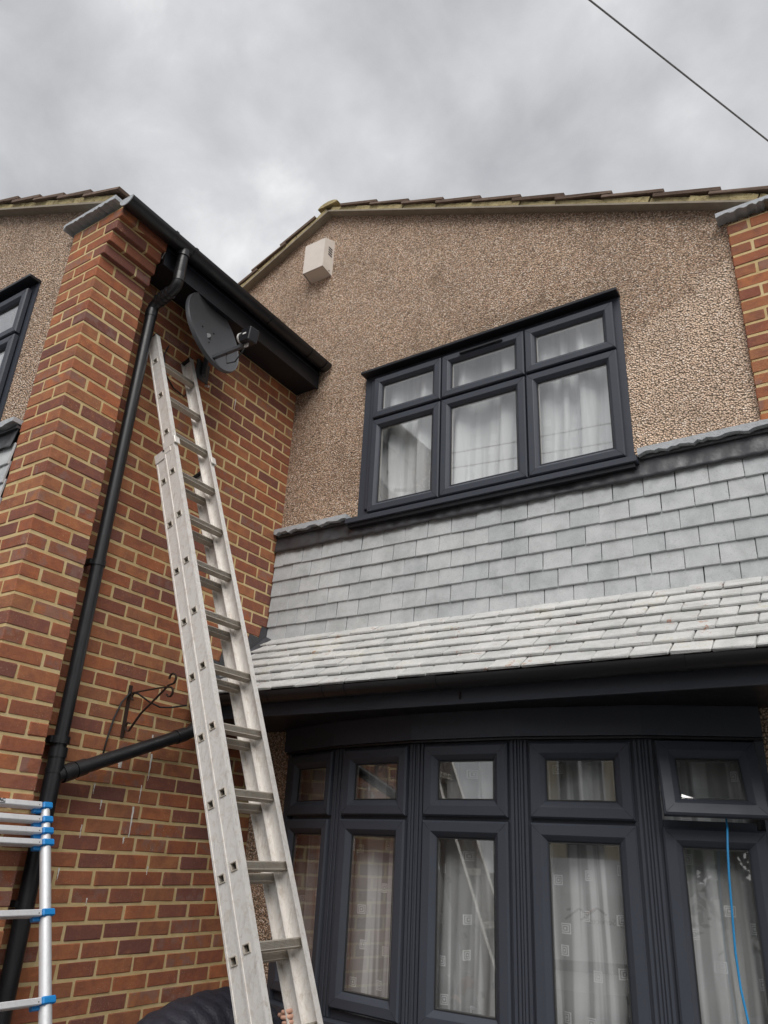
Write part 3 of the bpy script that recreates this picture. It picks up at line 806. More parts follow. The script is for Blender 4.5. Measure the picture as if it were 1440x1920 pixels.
# ------------------------------------------------------------------ eaves of the bow: gutter, fascia, soffit
def half_gutter(mb, a, b, side, up_, r, th=.003, seg=14):
    """open half-round channel from a to b; side, up_: cross-section axes"""
    a, b, side, up_ = V(a), V(b), V(side), V(up_); vs = []; n = seg + 1
    for P in (a, b):
        for rr in (r, r - th):
            for i in range(n):
                t_ = math.pi + math.pi * i / seg; vs.append(P + side * math.cos(t_) * rr + up_ * math.sin(t_) * rr * .92)
    fs = []
    for i in range(seg):
        fs += [(i, i + 1, 2 * n + i + 1, 2 * n + i), (n + i, 3 * n + i, 3 * n + i + 1, n + i + 1), (i, n + i, n + i + 1, i + 1), (2 * n + i, 2 * n + i + 1, 3 * n + i + 1, 3 * n + i)]
    for e_ in (0, seg): fs.append((e_, 2 * n + e_, 3 * n + e_, n + e_))
    mb.add(vs, fs); return mb
GY, GZ = 3.245, 2.392
half_gutter(MB(), (WX + .03, GY, GZ), (.12, GY, GZ), (0, 1, 0), ZA, .056).build('gutter', 'gutter_black', ours, True, 40)
for x, w in ((-2.92, .05), (-2.50, .012), (-2.36, .012), (-1.86, .05), (-.72, .05)):
    half_gutter(MB(), (x, GY, GZ + .003), (x + w, GY, GZ + .003), (0, 1, 0), ZA, .0615, .004).build('gutter_union', 'gutter_black', ours, True, 40)
for x in (WX + .03,):
    MB().tube([(x - .004, GY, GZ - .002), (x + .001, GY, GZ - .002)], .056, 20).build('gutter_stop_end', 'gutter_black', ours)
MBbox(WX + .004, .11, 3.303, 3.321, 2.279, 2.394).build('fascia', 'upvc', ours)
MBbox(WX + .004, .11, 3.322, FO - .002, 2.2845, 2.2945).build('soffit', 'upvc_black', ours)
MB().tube([(-1.735, 3.298, 2.335), (-1.735, 3.296, 2.300)], .004, 8).build('old_screw', 'rust_iron', ours)

# ------------------------------------------------------------------ eaves of the brick house
EX, EZ = -3.198, 5.012
half_gutter(MB(), (EX, PY - .025, EZ), (EX, FO - .004, EZ + .010), (1, 0, 0), ZA, .057).build('gutter', 'gutter_black', left, True, 40)
for y, w in ((2.235, .022), (2.40, .022), (3.15, .012), (3.60, .012), (3.775, .05)):
    half_gutter(MB(), (EX, y, EZ + .004), (EX, y + w, EZ + .004), (1, 0, 0), ZA, .0615, .004).build('gutter_union', 'gutter_black', left, True, 40)
st = MB(); n = 15
arc = [V((EX + math.cos(math.pi + math.pi * i / 14) * .057, PY - .030, EZ + math.sin(math.pi + math.pi * i / 14) * .052)) for i in range(15)]
st.prism(arc, (0, .006, 0)).build('gutter_stop_end', 'ledge_paint', left)  # pale grey colour stands in for sky reflected on this end
MBbox(-3.276, -3.258, PY + PW + .004, FO - .003, 4.838, 5.03).build('fascia', 'upvc_black', left)
MB().prism([(-3.256, PY + PW + .01, 4.968), (-3.256, FO - .003, 4.968), (-3.250, FO - .003, 4.960), (-3.250, PY + PW + .01, 4.960)], (0, 0, -.008)).build('fascia_bead', 'upvc', left)
MBbox(WX + .001, -3.277, PY + PW + .004, FO - .003, 4.8455, 4.8555).build('soffit', 'upvc_black', left)
MB().tube([(-3.262, PY + PW + .0, 5.00), (-3.266, PY + PW + .006, 4.93), (-3.29, PY + PW + .008, 4.90)], .004, 6).build('gutter_bracket', 'spacer', left)

# ------------------------------------------------------------------ downpipe with swan neck and branch
DP = V((-3.400, 2.362, 0)); r_ = .034
dp = MB().tube([(DP.x, DP.y, 4.60), (DP.x, DP.y, 1.98)], r_, 20).build('downpipe', 'gutter_black', left, True, 40)
def ring(p0, p1, rr, name='collar', par=dp): return MB().tube([p0, p1], rr, 20).build(name, 'gutter_black', par, True, 40)
MB().tube([(EX, 2.36, EZ - .045), (EX, 2.36, 4.745), (EX - .008, 2.36, 4.715), (EX - .03, 2.36, 4.693), (DP.x + .035, 2.362, 4.648), (DP.x + .008, 2.362, 4.625), (DP.x, 2.362, 4.59)], r_, 20).build('swan_neck', 'gutter_black', left, True, 60)
neck_d = V((DP.x + .035 - EX + .03, 0, 4.648 - 4.693)).normalized()
for s_ in (.035, .065, .095, .125):
    q = V((EX - .03, 2.361, 4.693)) + neck_d * s_; ring(q - neck_d * .006, q + neck_d * .006, .0415)
ring((EX, 2.36, 4.80), (EX, 2.36, 4.74), .0365); ring((EX, 2.36, 4.995), (EX, 2.36, 4.93), .040, 'outlet')
ring((DP.x, DP.y, 4.60), (DP.x, DP.y, 4.55), .037)
ring((DP.x, DP.y, 2.052), (DP.x, DP.y, 2.018), .0445, 'pipe_clip'); MBbox(WX - .02, DP.x, DP.y - .055, DP.y + .02, 2.020, 2.050).build('clip_bracket', 'gutter_black', dp)
for z in (2.94, 1.33):
    ring((DP.x, DP.y, z + .015), (DP.x, DP.y, z - .015), .0385, 'pipe_clip'); MBbox(WX + .002, DP.x, DP.y - .052, DP.y - .02, z - .013, z + .013).build('clip_bracket', 'gutter_black', dp)
lo = MB().tube([(DP.x, DP.y, 1.985), (DP.x, DP.y, .02)], .040, 20).build('lower_downpipe', 'gutter_black', left, True, 40)
ring((DP.x, DP.y, 2.0), (DP.x, DP.y, 1.955), .0435, 'collar', lo); ring((DP.x, DP.y, 1.90), (DP.x, DP.y, 1.885), .0425, 'collar', lo)
j0, j1 = V((DP.x + .012, DP.y + .01, 1.872)), V((-3.372, 3.150, 2.182)); jd = (j1 - j0).normalized()
MB().tube([j0, j1 - jd * .05, j1, j1 + V((.0, .03, .03)), V((-3.372, 3.205, 2.235)), V((-3.372, 3.215, 2.29)), V((-3.372, 3.225, 2.345))], .034, 20).build('branch_pipe', 'gutter_black', left, True, 60)
ring(j0 + jd * .10, j0 + jd * .155, .0395, 'collar', lo); ring(j0 + jd * .03, j0 + jd * .09, .042, 'branch_socket', lo)
ring(j1 - jd * .10, j1 - jd * .03, .0385, 'collar', lo)
ou = MB().tube([(-3.372, 3.228, 2.36), (-3.372, 3.220, 2.315), (-3.372, 3.216, 2.275)], .045, 4, radii=[.075, .07, .045]).build('gutter_outlet', 'gutter_black', ours)
MBbox(-3.352, -3.347, 3.190, 3.200, 2.21, 2.27).build('outlet_clip', 'spacer', ours)

# ------------------------------------------------------------------ satellite dish
dish = empty('satellite_dish', (WX, 2.71, 4.5), 'dark grey satellite dish mounted on the brick wall under the gutter', 'satellite dish')
dc = V((-3.235, 2.735, 4.625)); azm, elv = R(8), R(12.5)
dnm = V((math.cos(azm) * math.cos(elv), math.sin(azm) * math.cos(elv), math.sin(elv))); dh = V((-math.sin(azm), math.cos(azm), 0)); dvv = dnm.cross(dh)
vs = []; fs = []; NR, NS = 9, 48
for sidek in (0, 1):
    for i in range(NR + 1):
        r0 = i / NR
        for k in range(NS):
            t_ = 2 * math.pi * k / NS
            q = dc + dh * .262 * r0 * math.cos(t_) + dvv * .268 * r0 * math.sin(t_) - dnm * (.055 * (1 - r0 * r0) + sidek * .004); vs.append(q)
for sidek in (0, 1):
    o_ = sidek * (NR + 1) * NS
    for i in range(NR):
        for k in range(NS): fs.append((o_ + i * NS + k, o_ + i * NS + (k + 1) % NS, o_ + (i + 1) * NS + (k + 1) % NS, o_ + (i + 1) * NS + k))
mb = MB().add(vs, fs); mb.build('reflector', 'dish_grey', dish, True)
rimp = []
mb = MB(); prof = [(1.0, .002), (1.012, .003), (1.025, -.004), (1.03, -.022), (1.0, -.022), (.99, -.002)]; vs = []
for (s_, d_) in prof:
    for k in range(NS):
        t_ = 2 * math.pi * k / NS; vs.append(dc + dh * .262 * s_ * math.cos(t_) + dvv * .268 * s_ * math.sin(t_) + dnm * d_)
fs = [((a % 6) * NS + k, (a % 6) * NS + (k + 1) % NS, ((a + 1) % 6) * NS + (k + 1) % NS, ((a + 1) % 6) * NS + k) for a in range(6) for k in range(NS)]
mb.add(vs, fs).build('rim', 'dish_grey', dish, True, 40)
arm0 = dc - dvv * .190 - dnm * .02; lnb = V((-2.905, 2.700, 4.395))
ad = (lnb - arm0).normalized(); asd = ad.cross(ZA).normalized(); au = asd.cross(ad)
MB().obox((arm0 + lnb) / 2 - au * .012, ad, asd, au, (lnb - arm0).length / 2, .012, .015, .004).build('feed_arm', 'dish_grey', dish)
fd = (dc - lnb).normalized(); fs_ = fd.cross(ZA).normalized(); fu = fs_.cross(fd)
lb = MB().obox(lnb + au * .040 + ad * .030, ad, asd, au, .044, .036, .046, .005).build('receiver', 'upvc_black', dish)
MB().tube([lnb + au * .045 - ad * .005, lnb + au * .045 - ad * .034], .034, 18).build('feed_horn', 'rubber', dish, True, 40)
MB().tube([lnb + au * .045 - ad * .034, lnb + au * .045 - ad * .045], .038, 18).build('horn_cap', 'plastic_white', dish, True, 40)
MB().obox(lnb + au * .045 + ad * .025 + asd * .0368, ad, asd, au, .015, .001, .005).build('sticker', 'plastic_white', dish)
MB().obox(lnb + au * .045 + ad * .025 - asd * .0368, ad, asd, au, .016, .001, .004).build('sticker', 'plastic_white', dish)
for k in range(3): MB().tube([lnb + ad * (.005 + .014 * k) + au * .0, lnb + ad * (.005 + .014 * k) - au * .030], .005, 8).build('connector', 'spacer', dish)
MB().tube([lnb + ad * .01 - au * .03, lnb + ad * -.01 - au * .06, lnb - ad * .06 - au * .11, lnb - ad * .14 - au * .10, lnb - ad * .165 - au * .05, lnb - ad * .17 - au * .01], .0042, 8).build('feed_cable', 'rubber', dish, True)
MB().tube([dc - dnm * .05, V((WX + .03, 2.88, 4.60)), V((WX + .03, 2.88, 4.45))], .018, 12).build('mount', 'dish_grey', dish, True, 40)
MBbox(WX, WX + .012, 2.83, 2.94, 4.42, 4.56).build('wall_plate', 'dish_grey', dish)
MB().tube([V((WX + .04, 2.90, 4.375)), V((WX + .075, 2.90, 4.36))], .008, 8).build('mount_bolt', 'spacer', dish)
for a, b in ((-.06, .03), (.0, -.06), (-.1, -.14), (.06, .06)): MB().obox(dc + dh * a + dvv * b - dnm * .046, dh, dvv, dnm, .004, .004, .002).build('bolt', 'dark', dish)
tag(MB().tube([(WX + .012, 2.58, 4.50), (WX + .009, 2.56, 4.42), (WX + .008, 2.60, 4.30), (WX + .008, 2.68, 4.24), (WX + .008, 2.77, 4.23), (WX + .008, 2.79, 4.26), (WX + .009, 2.785, 4.36), (WX + .02, 2.77, 4.43)], .0045, 8).build('aerial_cable', 'rubber', None, True), 'black cable looping on the bricks below the satellite dish', 'cable')

# ------------------------------------------------------------------ alarm box
al = empty('alarm_box', (-3.33, FO, 6.08), 'cream plastic alarm box high on the pebble-dashed gable', 'alarm box')
ax0, ax1, afr, az0, az1 = -3.450, -3.243, 3.725, 5.925, 6.295
O_ = lambda x, y, z: V((x, y, z))
mb = MB()
c8 = [O_(ax0, afr, az0 + .03), O_(ax1, afr, az0 + .03), O_(ax1, afr, az1 - .045), O_(ax0, afr, az1 - .045)]
b8 = [O_(ax0 + .0, FO, az0), O_(ax1 + .012, FO, az0), O_(ax1 + .012, FO, az1), O_(ax0, FO, az1)]
mb.add(c8 + b8, [(0, 1, 2, 3), (1, 5, 6, 2), (3, 2, 6, 7), (0, 3, 7, 4)]).build('cover', 'alarm_plastic', al)
MB().prism([O_(ax0 + .006, afr + .008, az0 + .034), O_(ax1 - .006, afr + .008, az0 + .034), O_(ax1 + .006, FO, az0 + .008), O_(ax0 + .006, FO, az0 + .008)], (0, 0, .004)).build('underside', 'alarm_plastic', al)
for k in range(4):
    z = az1 - .108 - k * .024; q0 = O_(ax1, afr, 0); q1 = O_(ax1 + .012, FO, 0)
    e0 = q0.lerp(q1, .42); e1 = q0.lerp(q1, .80)
    MB().prism([O_(e0.x + .0005, e0.y, z + .004), O_(e1.x + .0005, e1.y, z - .002), O_(e1.x + .0005, e1.y, z - .012), O_(e0.x + .0005, e0.y, z - .006)], (.0015, 0, 0)).build('louvre', 'dark', al)
MB().tube([O_(ax1 + .0075, 3.80, az0 + .028), O_(ax1 + .0105, 3.80, az0 + .028)], .005, 10).build('screw', 'dark', al)

# ------------------------------------------------------------------ extension ladder
lad = empty('extension_ladder', (-1.7, 2.6, 0), 'weathered aluminium double extension ladder leaning on the brick wall', 'ladder')
P0 = V((-3.354, 2.427, 4.252)); VV = V((.1069, .0041, -.2717)); sp_ = VV.length; e_ = VV.normalized()
nr_ = V((math.cos(math.atan2(.1069, .2717)), 0, math.sin(math.atan2(.1069, .2717)))); nr_ = (nr_ - e_ * nr_.dot(e_)).normalized(); yy = nr_.cross(e_).normalized()
yy = yy if yy.y > 0 else -yy
def lpt(s_, y, n_, base): return base + e_ * s_ + yy * y + nr_ * n_
def section(base, s0, s1, hw, k0, k1, web, fl, name):
    """two channel stiles joined by hollow rungs; base: centre of rung 0 on the outer face"""
    wd = .310; ho = .0130
    for sd in (0, 1):
        mb = MB(); y = 0 if sd == 0 else wd
        cuts = [s0] + [k * sp_ for k in range(k0, k1 + 1)] + [s1]
        segs = []; prev = s0
        for k in range(k0, k1 + 1):
            c = k * sp_
            if c - ho > prev: segs.append((prev, c - ho, 0))
            segs.append((c - ho, c + ho, 1)); prev = c + ho
        segs.append((prev, s1, 0))
        yc = y + (web / 2 if sd == 0 else -web / 2)
        for a, b, hole in segs:
            if hole:
                for sg in (-1, 1): mb.obox(lpt((a + b) / 2, yc, sg * (hw + ho) / 2, base), e_, yy, nr_, (b - a) / 2, web / 2, (hw - ho) / 2)
            else: mb.obox(lpt((a + b) / 2, yc, 0, base), e_, yy, nr_, (b - a) / 2, web / 2, hw)
        for sg in (-1, 1):                    # flanges turned inwards, rolled lips
            fy = (fl / 2 + web if sd == 0 else wd - web - fl / 2)
            mb.obox(lpt((s0 + s1) / 2, fy, sg * (hw - .0016), base), e_, yy, nr_, (s1 - s0) / 2, fl / 2, .0016)
            oy = -.0012 if sd == 0 else wd + .0012
            mb.obox(lpt((s0 + s1) / 2, oy, sg * (hw - .004), base), e_, yy, nr_, (s1 - s0) / 2, .0012, .004)
        mb.build('stile', 'aluminium', lad)
        MB().obox(lpt(s0 - .002, (fl / 2 if sd == 0 else wd - fl / 2), 0, base), e_, yy, nr_, .004, fl / 2 + .001, hw + .001).build('end_cap', 'rubber', lad)
    for k in range(k0, k1 + 1):
        c = k * sp_; mb = MB(); q = .0165
        for sg in (-1, 1):
            mb.obox(lpt(c + sg * (q - .0018), wd / 2, 0, base), e_, yy, nr_, .0018, wd / 2 - web - .001, q)
            mb.obox(lpt(c, wd / 2, sg * (q - .0018), base), e_, yy, nr_, q - .0036, wd / 2 - web - .001, .0018)
            for d_ in (-.010, -.005, 0, .005, .010): mb.obox(lpt(c + d_, wd / 2, q + .0006, base), e_, yy, nr_, .0013, wd / 2 - web - .002, .0008)
        # swaged collar round the hole on the outer faces
        for y in (-.0015, wd + .0015):
            for sg in (-1, 1):
                mb.obox(lpt(c + sg * .0150, y, 0, base), e_, yy, nr_, .0024, .0022, .0174, .0008); mb.obox(lpt(c, y, sg * .0150, base), e_, yy, nr_, .0126, .0022, .0024, .0008)
        ob = mb.build('rung', 'rung_metal', lad)
        MB().obox(lpt(c, wd * .5, 0, base), e_, yy, nr_, .0128, wd * .5 - .02, .0128).build('hollow', 'dark', ob)  # solid black block, put in for the shade inside the rung tube
section(P0, -.215, 13.6 * sp_, .0395, 0, 13, .003, .026, 'fly')
B0 = P0 + e_ * (3 * sp_ + .022) - nr_ * .0745 + yy * .004
section(B0, -.20, 12.0 * sp_, .0345, 0, 11, .003, .026, 'base')
for sd in (0, 1):                              # guide brackets at the head of the lower section
    y = -.003 if sd == 0 else .313
    mb = MB().obox(lpt(-.175, y, 0, B0), e_, yy, nr_, .030, .003, .037, .001).obox(lpt(-.185, y, .055, B0), e_, yy, nr_, .016, .0032, .030, .001)
    mb.obox(lpt(-.225, y, .080, B0), e_, yy, nr_, .024, .0034, .046, .001)
    mb.obox(lpt(-.225, .013 if sd == 0 else .297, .1255, B0), e_, yy, nr_, .024, .018, .0025, .001)
    mb.build('guide_bracket', 'aluminium', lad)
    MB().tube([lpt(-.195, y - .006 if sd == 0 else y + .006, .035, B0), lpt(-.195, y, .035, B0)], .007, 10).build('bolt', 'rust_iron', lad)

# ------------------------------------------------------------------ telescopic ladder
tel = empty('telescopic_ladder', (-2.6, 2.0, 0), 'half-open telescopic ladder with blue clips leaning by the brick pier', 'ladder')
SCL = 1.05
Ta = V((-3.175 * SCL, 2.2 * SCL, 1.6 + .126 * SCL)); Tb = V((-2.92 * SCL, 2.2 * SCL, 1.6 - .565 * SCL)); te = (Tb - Ta).normalized(); TL = (Tb - Ta).length
def tpt(s_, y): return Ta + te * s_ + YA * y
tn = V((-te.z, 0, te.x)); 
if tn.x < 0: tn = -tn
stp = [0, .060 * SCL, .108 * SCL, .156 * SCL]; stp += [stp[-1] + (TL - stp[-1]) * .47, TL]
d_last = TL - stp[-2]
while tpt(stp[-1] + d_last, 0).z > .12: stp.append(stp[-1] + d_last)
for y in (0, -.47):
    for i in range(len(stp)):
        s1 = stp[i + 1] if i + 1 < len(stp) else stp[i] + (tpt(stp[i], 0).z - .02) / -te.z
        rr = .0195 + .0014 * min(i, 4) if i < 4 else .0235 + .0012 * (i - 3)
        MB().tube([tpt(stp[i], y), tpt(s1, y)], rr, 20).build('stile', 'aluminium_clean', tel, True, 40)
        MB().obox(tpt(stp[i] + .001, y), te, YA, tn, .0145, rr + .005, rr + .005, .005).build('clip', 'blue_clip', tel)
        MB().obox(tpt(stp[i] + .016, y + (-.028 if y == 0 else .028)) - tn * .012, te, YA, tn, .012, .030, .012, .003).build('latch', 'blue_clip', tel)
for i, s_ in enumerate(stp):
    ob = MB().obox(tpt(s_, -.235), te, YA, tn, .0125, .206, .021, .003).build('rung', 'aluminium_clean', tel)
    MB().tube([tpt(s_ + .003, -.045) + tn * .0205, tpt(s_ + .003, -.045) + tn * .022], .0025, 8).build('rivet', 'rust_iron', ob)
def text_mesh(name, s_, size, origin, xdir, ydir, mat, parent, depth=.0008, align='LEFT', bold=0):
    cu = bpy.data.curves.new(name, 'FONT'); cu.body = s_; cu.size = size; cu.extrude = depth; cu.align_x = align; cu.offset = bold
    ob = bpy.data.objects.new(name, cu); COL.objects.link(ob); bpy.context.view_layer.update()
    me = bpy.data.meshes.new_from_object(ob.evaluated_get(bpy.context.evaluated_depsgraph_get())); bpy.data.objects.remove(ob)
    xd, yd = V(xdir).normalized(), V(ydir).normalized(); zd = xd.cross(yd); me.transform(Matrix(((xd.x, yd.x, zd.x, origin[0]), (xd.y, yd.y, zd.y, origin[1]), (xd.z, yd.z, zd.z, origin[2]), (0, 0, 0, 1))))
    me.materials.clear(); me.materials.append(M[mat]); return link(name, me, parent)
text_mesh('lettering', 'MAC', .022, tpt(-.001, -.262) + tn * .0222 + te * .004, YA, -te, 'print_dark', tel, bold=.0006)
MB().obox(tpt(.008, -.238) + tn * .0216, te, YA, tn, .0012, .022, .0006).build('lettering_underline', 'print_dark', tel)

# ------------------------------------------------------------------ hanging-basket bracket and loose wire
br = empty('basket_bracket', (WX, 2.772, 2.1), 'rusty wrought iron hanging basket bracket with scrolls on the brick wall', 'bracket')
BY = 2.772
MBbox(WX + .001, WX + .006, BY - .011, BY + .011, 2.105, 2.382).build('back_plate', 'rust_iron', br)
def strip(pts, name, w=.009, th=.0028):
    mb = MB(); P = [V((WX + a, BY, b)) for a, b in pts]; vs = []
    for i, q in enumerate(P):
        d = (P[min(i + 1, len(P) - 1)] - P[max(i - 1, 0)]).normalized(); nn = V((-d.z, 0, d.x))
        vs += [q + YA * w + nn * th, q - YA * w + nn * th, q - YA * w - nn * th, q + YA * w - nn * th]
    fs = []
    for i in range(len(P) - 1):
        for k in range(4): fs.append((i * 4 + k, i * 4 + (k + 1) % 4, i * 4 + 4 + (k + 1) % 4, i * 4 + 4 + k))
    fs += [(0, 1, 2, 3), tuple(len(vs) - 4 + k for k in (3, 2, 1, 0))]
    return mb.add(vs, fs).build(name, 'rust_iron', br)
def scroll(cx, cz, r0, r1, t0, t1, n=18): return [(cx + (r0 + (r1 - r0) * i / n) * math.cos(t0 + (t1 - t0) * i / n), cz + (r0 + (r1 - r0) * i / n) * math.sin(t0 + (t1 - t0) * i / n)) for i in range(n + 1)]
strip([(.006, 2.338), (.10, 2.345), (.22, 2.352), (.31, 2.352)] + scroll(.315, 2.322, .030, .016, R(80), R(-160)), 'arm', .0055)
strip(scroll(.045, 2.312, .012, .026, R(250), R(90) - R(0), 14)[:-1] + [(.02, 2.338), (.006, 2.340)], 'scroll', .0055)
strip(scroll(.040, 2.165, .014, .028, R(60), R(250) + R(40), 16) + [(.12, 2.225), (.22, 2.30), (.30, 2.362)] + scroll(.318, 2.398, .034, .018, R(-60), R(190)), 'brace', .0055)
tag(MB().tube([(WX + .014, 2.665, 1.995), (WX + .012, 2.675, 2.09), (WX + .012, 2.695, 2.20), (WX + .013, 2.725, 2.285), (WX + .014, 2.765, 2.338), (WX + .02, 2.81, 2.345), (WX + .02, 2.90, 2.315), (WX + .02, 2.98, 2.300), (WX + .018, 3.06, 2.312), (WX + .015, 3.18, 2.345)], .0048, 8).build('loose_wire', 'rubber', None, True), 'thin drooping wire tied to the basket bracket on the brick wall', 'wire')

# ------------------------------------------------------------------ blue cable from the open top light
tag(MB().tube([(-.700, 3.80, 1.86), (-.688, 3.735, 1.815), (-.682, 3.700, 1.775), (-.684, 3.668, 1.70), (-.690, 3.660, 1.60), (-.696, 3.657, 1.45), (-.701, 3.657, 1.32), (-.697, 3.655, 1.20), (-.682, 3.650, 1.08), (-.65, 3.63, .9), (-.60, 3.60, .6), (-.55, 3.5, .2), (-.5, 3.3, .02)], .0046, 10).build('blue_cable', 'blue_cable', None, True), 'blue cable hanging out of the open top light', 'cable')

# ------------------------------------------------------------------ overhead wires
def wire(name, a, b, sag, r, label, cat='cable', group=None, mat='cable_grey'):
    a, b = V(a), V(b); pts = [a.lerp(b, i / 24) - ZA * sag * 4 * (i / 24) * (1 - i / 24) for i in range(25)]
    return tag(MB().tube(pts, r, 8).build(name, mat, None, True), label, cat, group)
wire('overhead_wire', (.30, 3.80, 4.82), (-9.0, -14.0, 7.0), .0, .0045, 'single overhead wire crossing the grey sky above the gable')
for k, (z, s_) in enumerate(((8.25, .45), (8.05, .55), (7.8, .75), (7.55, .62))):
    wire('street_wire', (-6.45, -3.0 - .15 * k, z), (16, -3.4 - .15 * k, z + .25), s_, .011, ('topmost', 'second from the top', 'third from the top', 'lowest')[k] + ' of the four street wires reflected in the upper window', 'cable', 'street wires reflected in the upper window', 'rubber')
pole = empty('telegraph_pole', (-6.45, -3.2, 0), 'tall wooden telegraph pole across the drive, seen only as a reflection', 'pole')
MB().tube([(-6.45, -3.2, 0), (-6.45, -3.2, 8.5)], .12, 14, radii=[.14, .10]).build('shaft', 'wood', pole, True, 40)
MB().obox((-6.45, -3.2, 8.2), YA, XA, ZA, .5, .05, .06).build('crossarm', 'wood', pole)
for k in range(4): MB().tube([(-6.45, -3.0 - .15 * k, 8.26), (-6.45, -3.0 - .15 * k, 8.36)], .035, 10).build('insulator', 'plastic_white', pole, True, 40)

# ------------------------------------------------------------------ person bent over behind the ladder
def skin_mesh(name, joints, edges, mat, sub=2, root=0):
    me = bpy.data.meshes.new(name); me.from_pydata([j[0] for j in joints], edges, []); ob = bpy.data.objects.new(name, me); COL.objects.link(ob)
    md = ob.modifiers.new('skin', 'SKIN'); md.use_smooth_shade = True
    for i, j in enumerate(joints):
        sv = me.skin_vertices[0].data[i]; r0 = j[1]; sv.radius = r0 if isinstance(r0, tuple) else (r0, r0); sv.use_root = i == root
    sb = ob.modifiers.new('sub', 'SUBSURF'); sb.levels = sub; sb.render_levels = sub
    bpy.context.view_layer.update()
    m2 = bpy.data.meshes.new_from_object(ob.evaluated_get(bpy.context.evaluated_depsgraph_get())); bpy.data.objects.remove(ob)
    m2.materials.clear(); m2.materials.append(M[mat]); m2.name = name
    m2.polygons.foreach_set('use_smooth', [True] * len(m2.polygons)); return m2
BX = -2.60
J = [((BX, 2.42, .88), (.15, .12)), ((BX, 2.62, .93), (.14, .12)), ((BX, 2.82, .93), (.16, .12)), ((BX, 2.97, .90), (.12, .10)), ((BX + .01, 3.06, .86), .06), ((BX + .02, 3.13, .83), (.075, .09)), ((BX + .03, 3.22, .77), (.07, .08)),
     ((BX - .10, 2.42, .80), .09), ((BX - .12, 2.50, .45), .062), ((BX - .12, 2.40, .08), .045), ((BX - .12, 2.52, .04), .04),
     ((BX + .10, 2.42, .80), .09), ((BX + .12, 2.48, .45), .062), ((BX + .12, 2.38, .08), .045), ((BX + .12, 2.50, .04), .04),
     ((BX + .18, 2.90, .88), .06), ((BX + .30, 2.93, .80), .045), ((BX + .365, 2.86, .94), .032),
     ((BX - .18, 2.90, .86), .06), ((BX - .22, 2.98, .62), .045), ((BX - .14, 3.02, .40), .032)]
Eg = [(0, 1), (1, 2), (2, 3), (3, 4), (4, 5), (5, 6), (0, 7), (7, 8), (8, 9), (9, 10), (0, 11), (11, 12), (12, 13), (13, 14), (3, 15), (15, 16), (16, 17), (3, 18), (18, 19), (19, 20)]
def shift(jl, keep): return [(tuple(V(q) + (V((0, 0, 0)) if n_ in keep else V((0, .075, -.030)))), r0) for n_, (q, r0) in enumerate(jl)]
FEET = (9, 10, 13, 14)
person = link('person', skin_mesh('person', shift(J, (17,) + FEET), Eg, 'skin'))
tag(person, 'person in a dark quilted jacket bending down behind the aluminium ladder', 'person')
# jacket: quilted in bands across the back
JJ = [((BX, 2.36, .85), (.19, .15)), ((BX, 2.48, .89), (.19, .165)), ((BX, 2.64, .93), (.19, .165)), ((BX, 2.82, .935), (.20, .16)), ((BX, 2.96, .90), (.15, .13)), ((BX + .01, 3.04, .87), .085),
      ((BX + .19, 2.91, .87), .085), ((BX + .31, 2.93, .80), .068), ((BX + .362, 2.875, .915), .050), ((BX - .19, 2.91, .86), .085), ((BX - .23, 2.98, .62), .068), ((BX - .15, 3.02, .44), .050)]
jm = skin_mesh('jacket', shift(JJ, (8,)), [(0, 1), (1, 2), (2, 3), (3, 4), (4, 5), (4, 6), (6, 7), (7, 8), (4, 9), (9, 10), (10, 11)], 'jacket', 4)
for v in jm.vertices:
    ph_ = v.co.y / .068 + .25 * math.sin(v.co.x * 9); cr_ = abs(math.sin(math.pi * ph_)) ** .45
    v.co += v.normal * (.013 * (cr_ - .6) + .003 * math.sin(v.co.x * 60 + v.co.y * 40))
link('jacket', jm, person)
link('trousers', skin_mesh('trousers', shift([((BX, 2.40, .84), (.16, .12)), ((BX - .10, 2.42, .76), .10), ((BX - .12, 2.50, .45), .075), ((BX - .12, 2.40, .09), .06), ((BX + .10, 2.42, .76), .10), ((BX + .12, 2.48, .45), .075), ((BX + .12, 2.38, .09), .06)], (3, 6)),
     [(0, 1), (1, 2), (2, 3), (0, 4), (4, 5), (5, 6)], 'trousers'), person)
link('hair', skin_mesh('hair', shift([((BX + .01, 3.09, .875), (.085, .08)), ((BX + .02, 3.16, .855), (.095, .10)), ((BX + .03, 3.22, .82), (.07, .08))], ()), [(0, 1), (1, 2)], 'hair'), person)
hb = V((BX + .368, 2.855, .955))
HJ = [(hb + V((0, 0, -.02)), .028), (hb + V((.012, -.01, .03)), .030), (hb + V((.022, -.02, .055)), .026)]; HE = [(0, 1), (1, 2)]
for i in range(4):
    a = hb + V((.030 + .004 * i, -.035 + .001 * i, .075 - .018 * i)); ln = (1, 1.1, 1.03, .82)[i]
    k = len(HJ); HJ += [(a, .0095), (a + V((.012, -.030, .004)) * ln, .009), (a + V((-.004, -.052, .0)) * ln, .0085), (a + V((-.022, -.056, -.002)) * ln, .0075)]; HE += [(2, k), (k, k + 1), (k + 1, k + 2), (k + 2, k + 3)]
k = len(HJ); HJ += [(hb + V((-.005, -.030, .045)), .011), (hb + V((-.018, -.058, .055)), .010), (hb + V((-.022, -.075, .058)), .008)]; HE += [(1, k), (k, k + 1), (k + 1, k + 2)]
hand = skin_mesh('hand', [(tuple(a), b) for a, b in HJ], HE, 'skin')
link('hand', hand, person)
MB().obox((BX + .05, 2.400, .960), XA, YA, ZA, .010, .003, .008).build('hem_label', 'plastic_white', person)

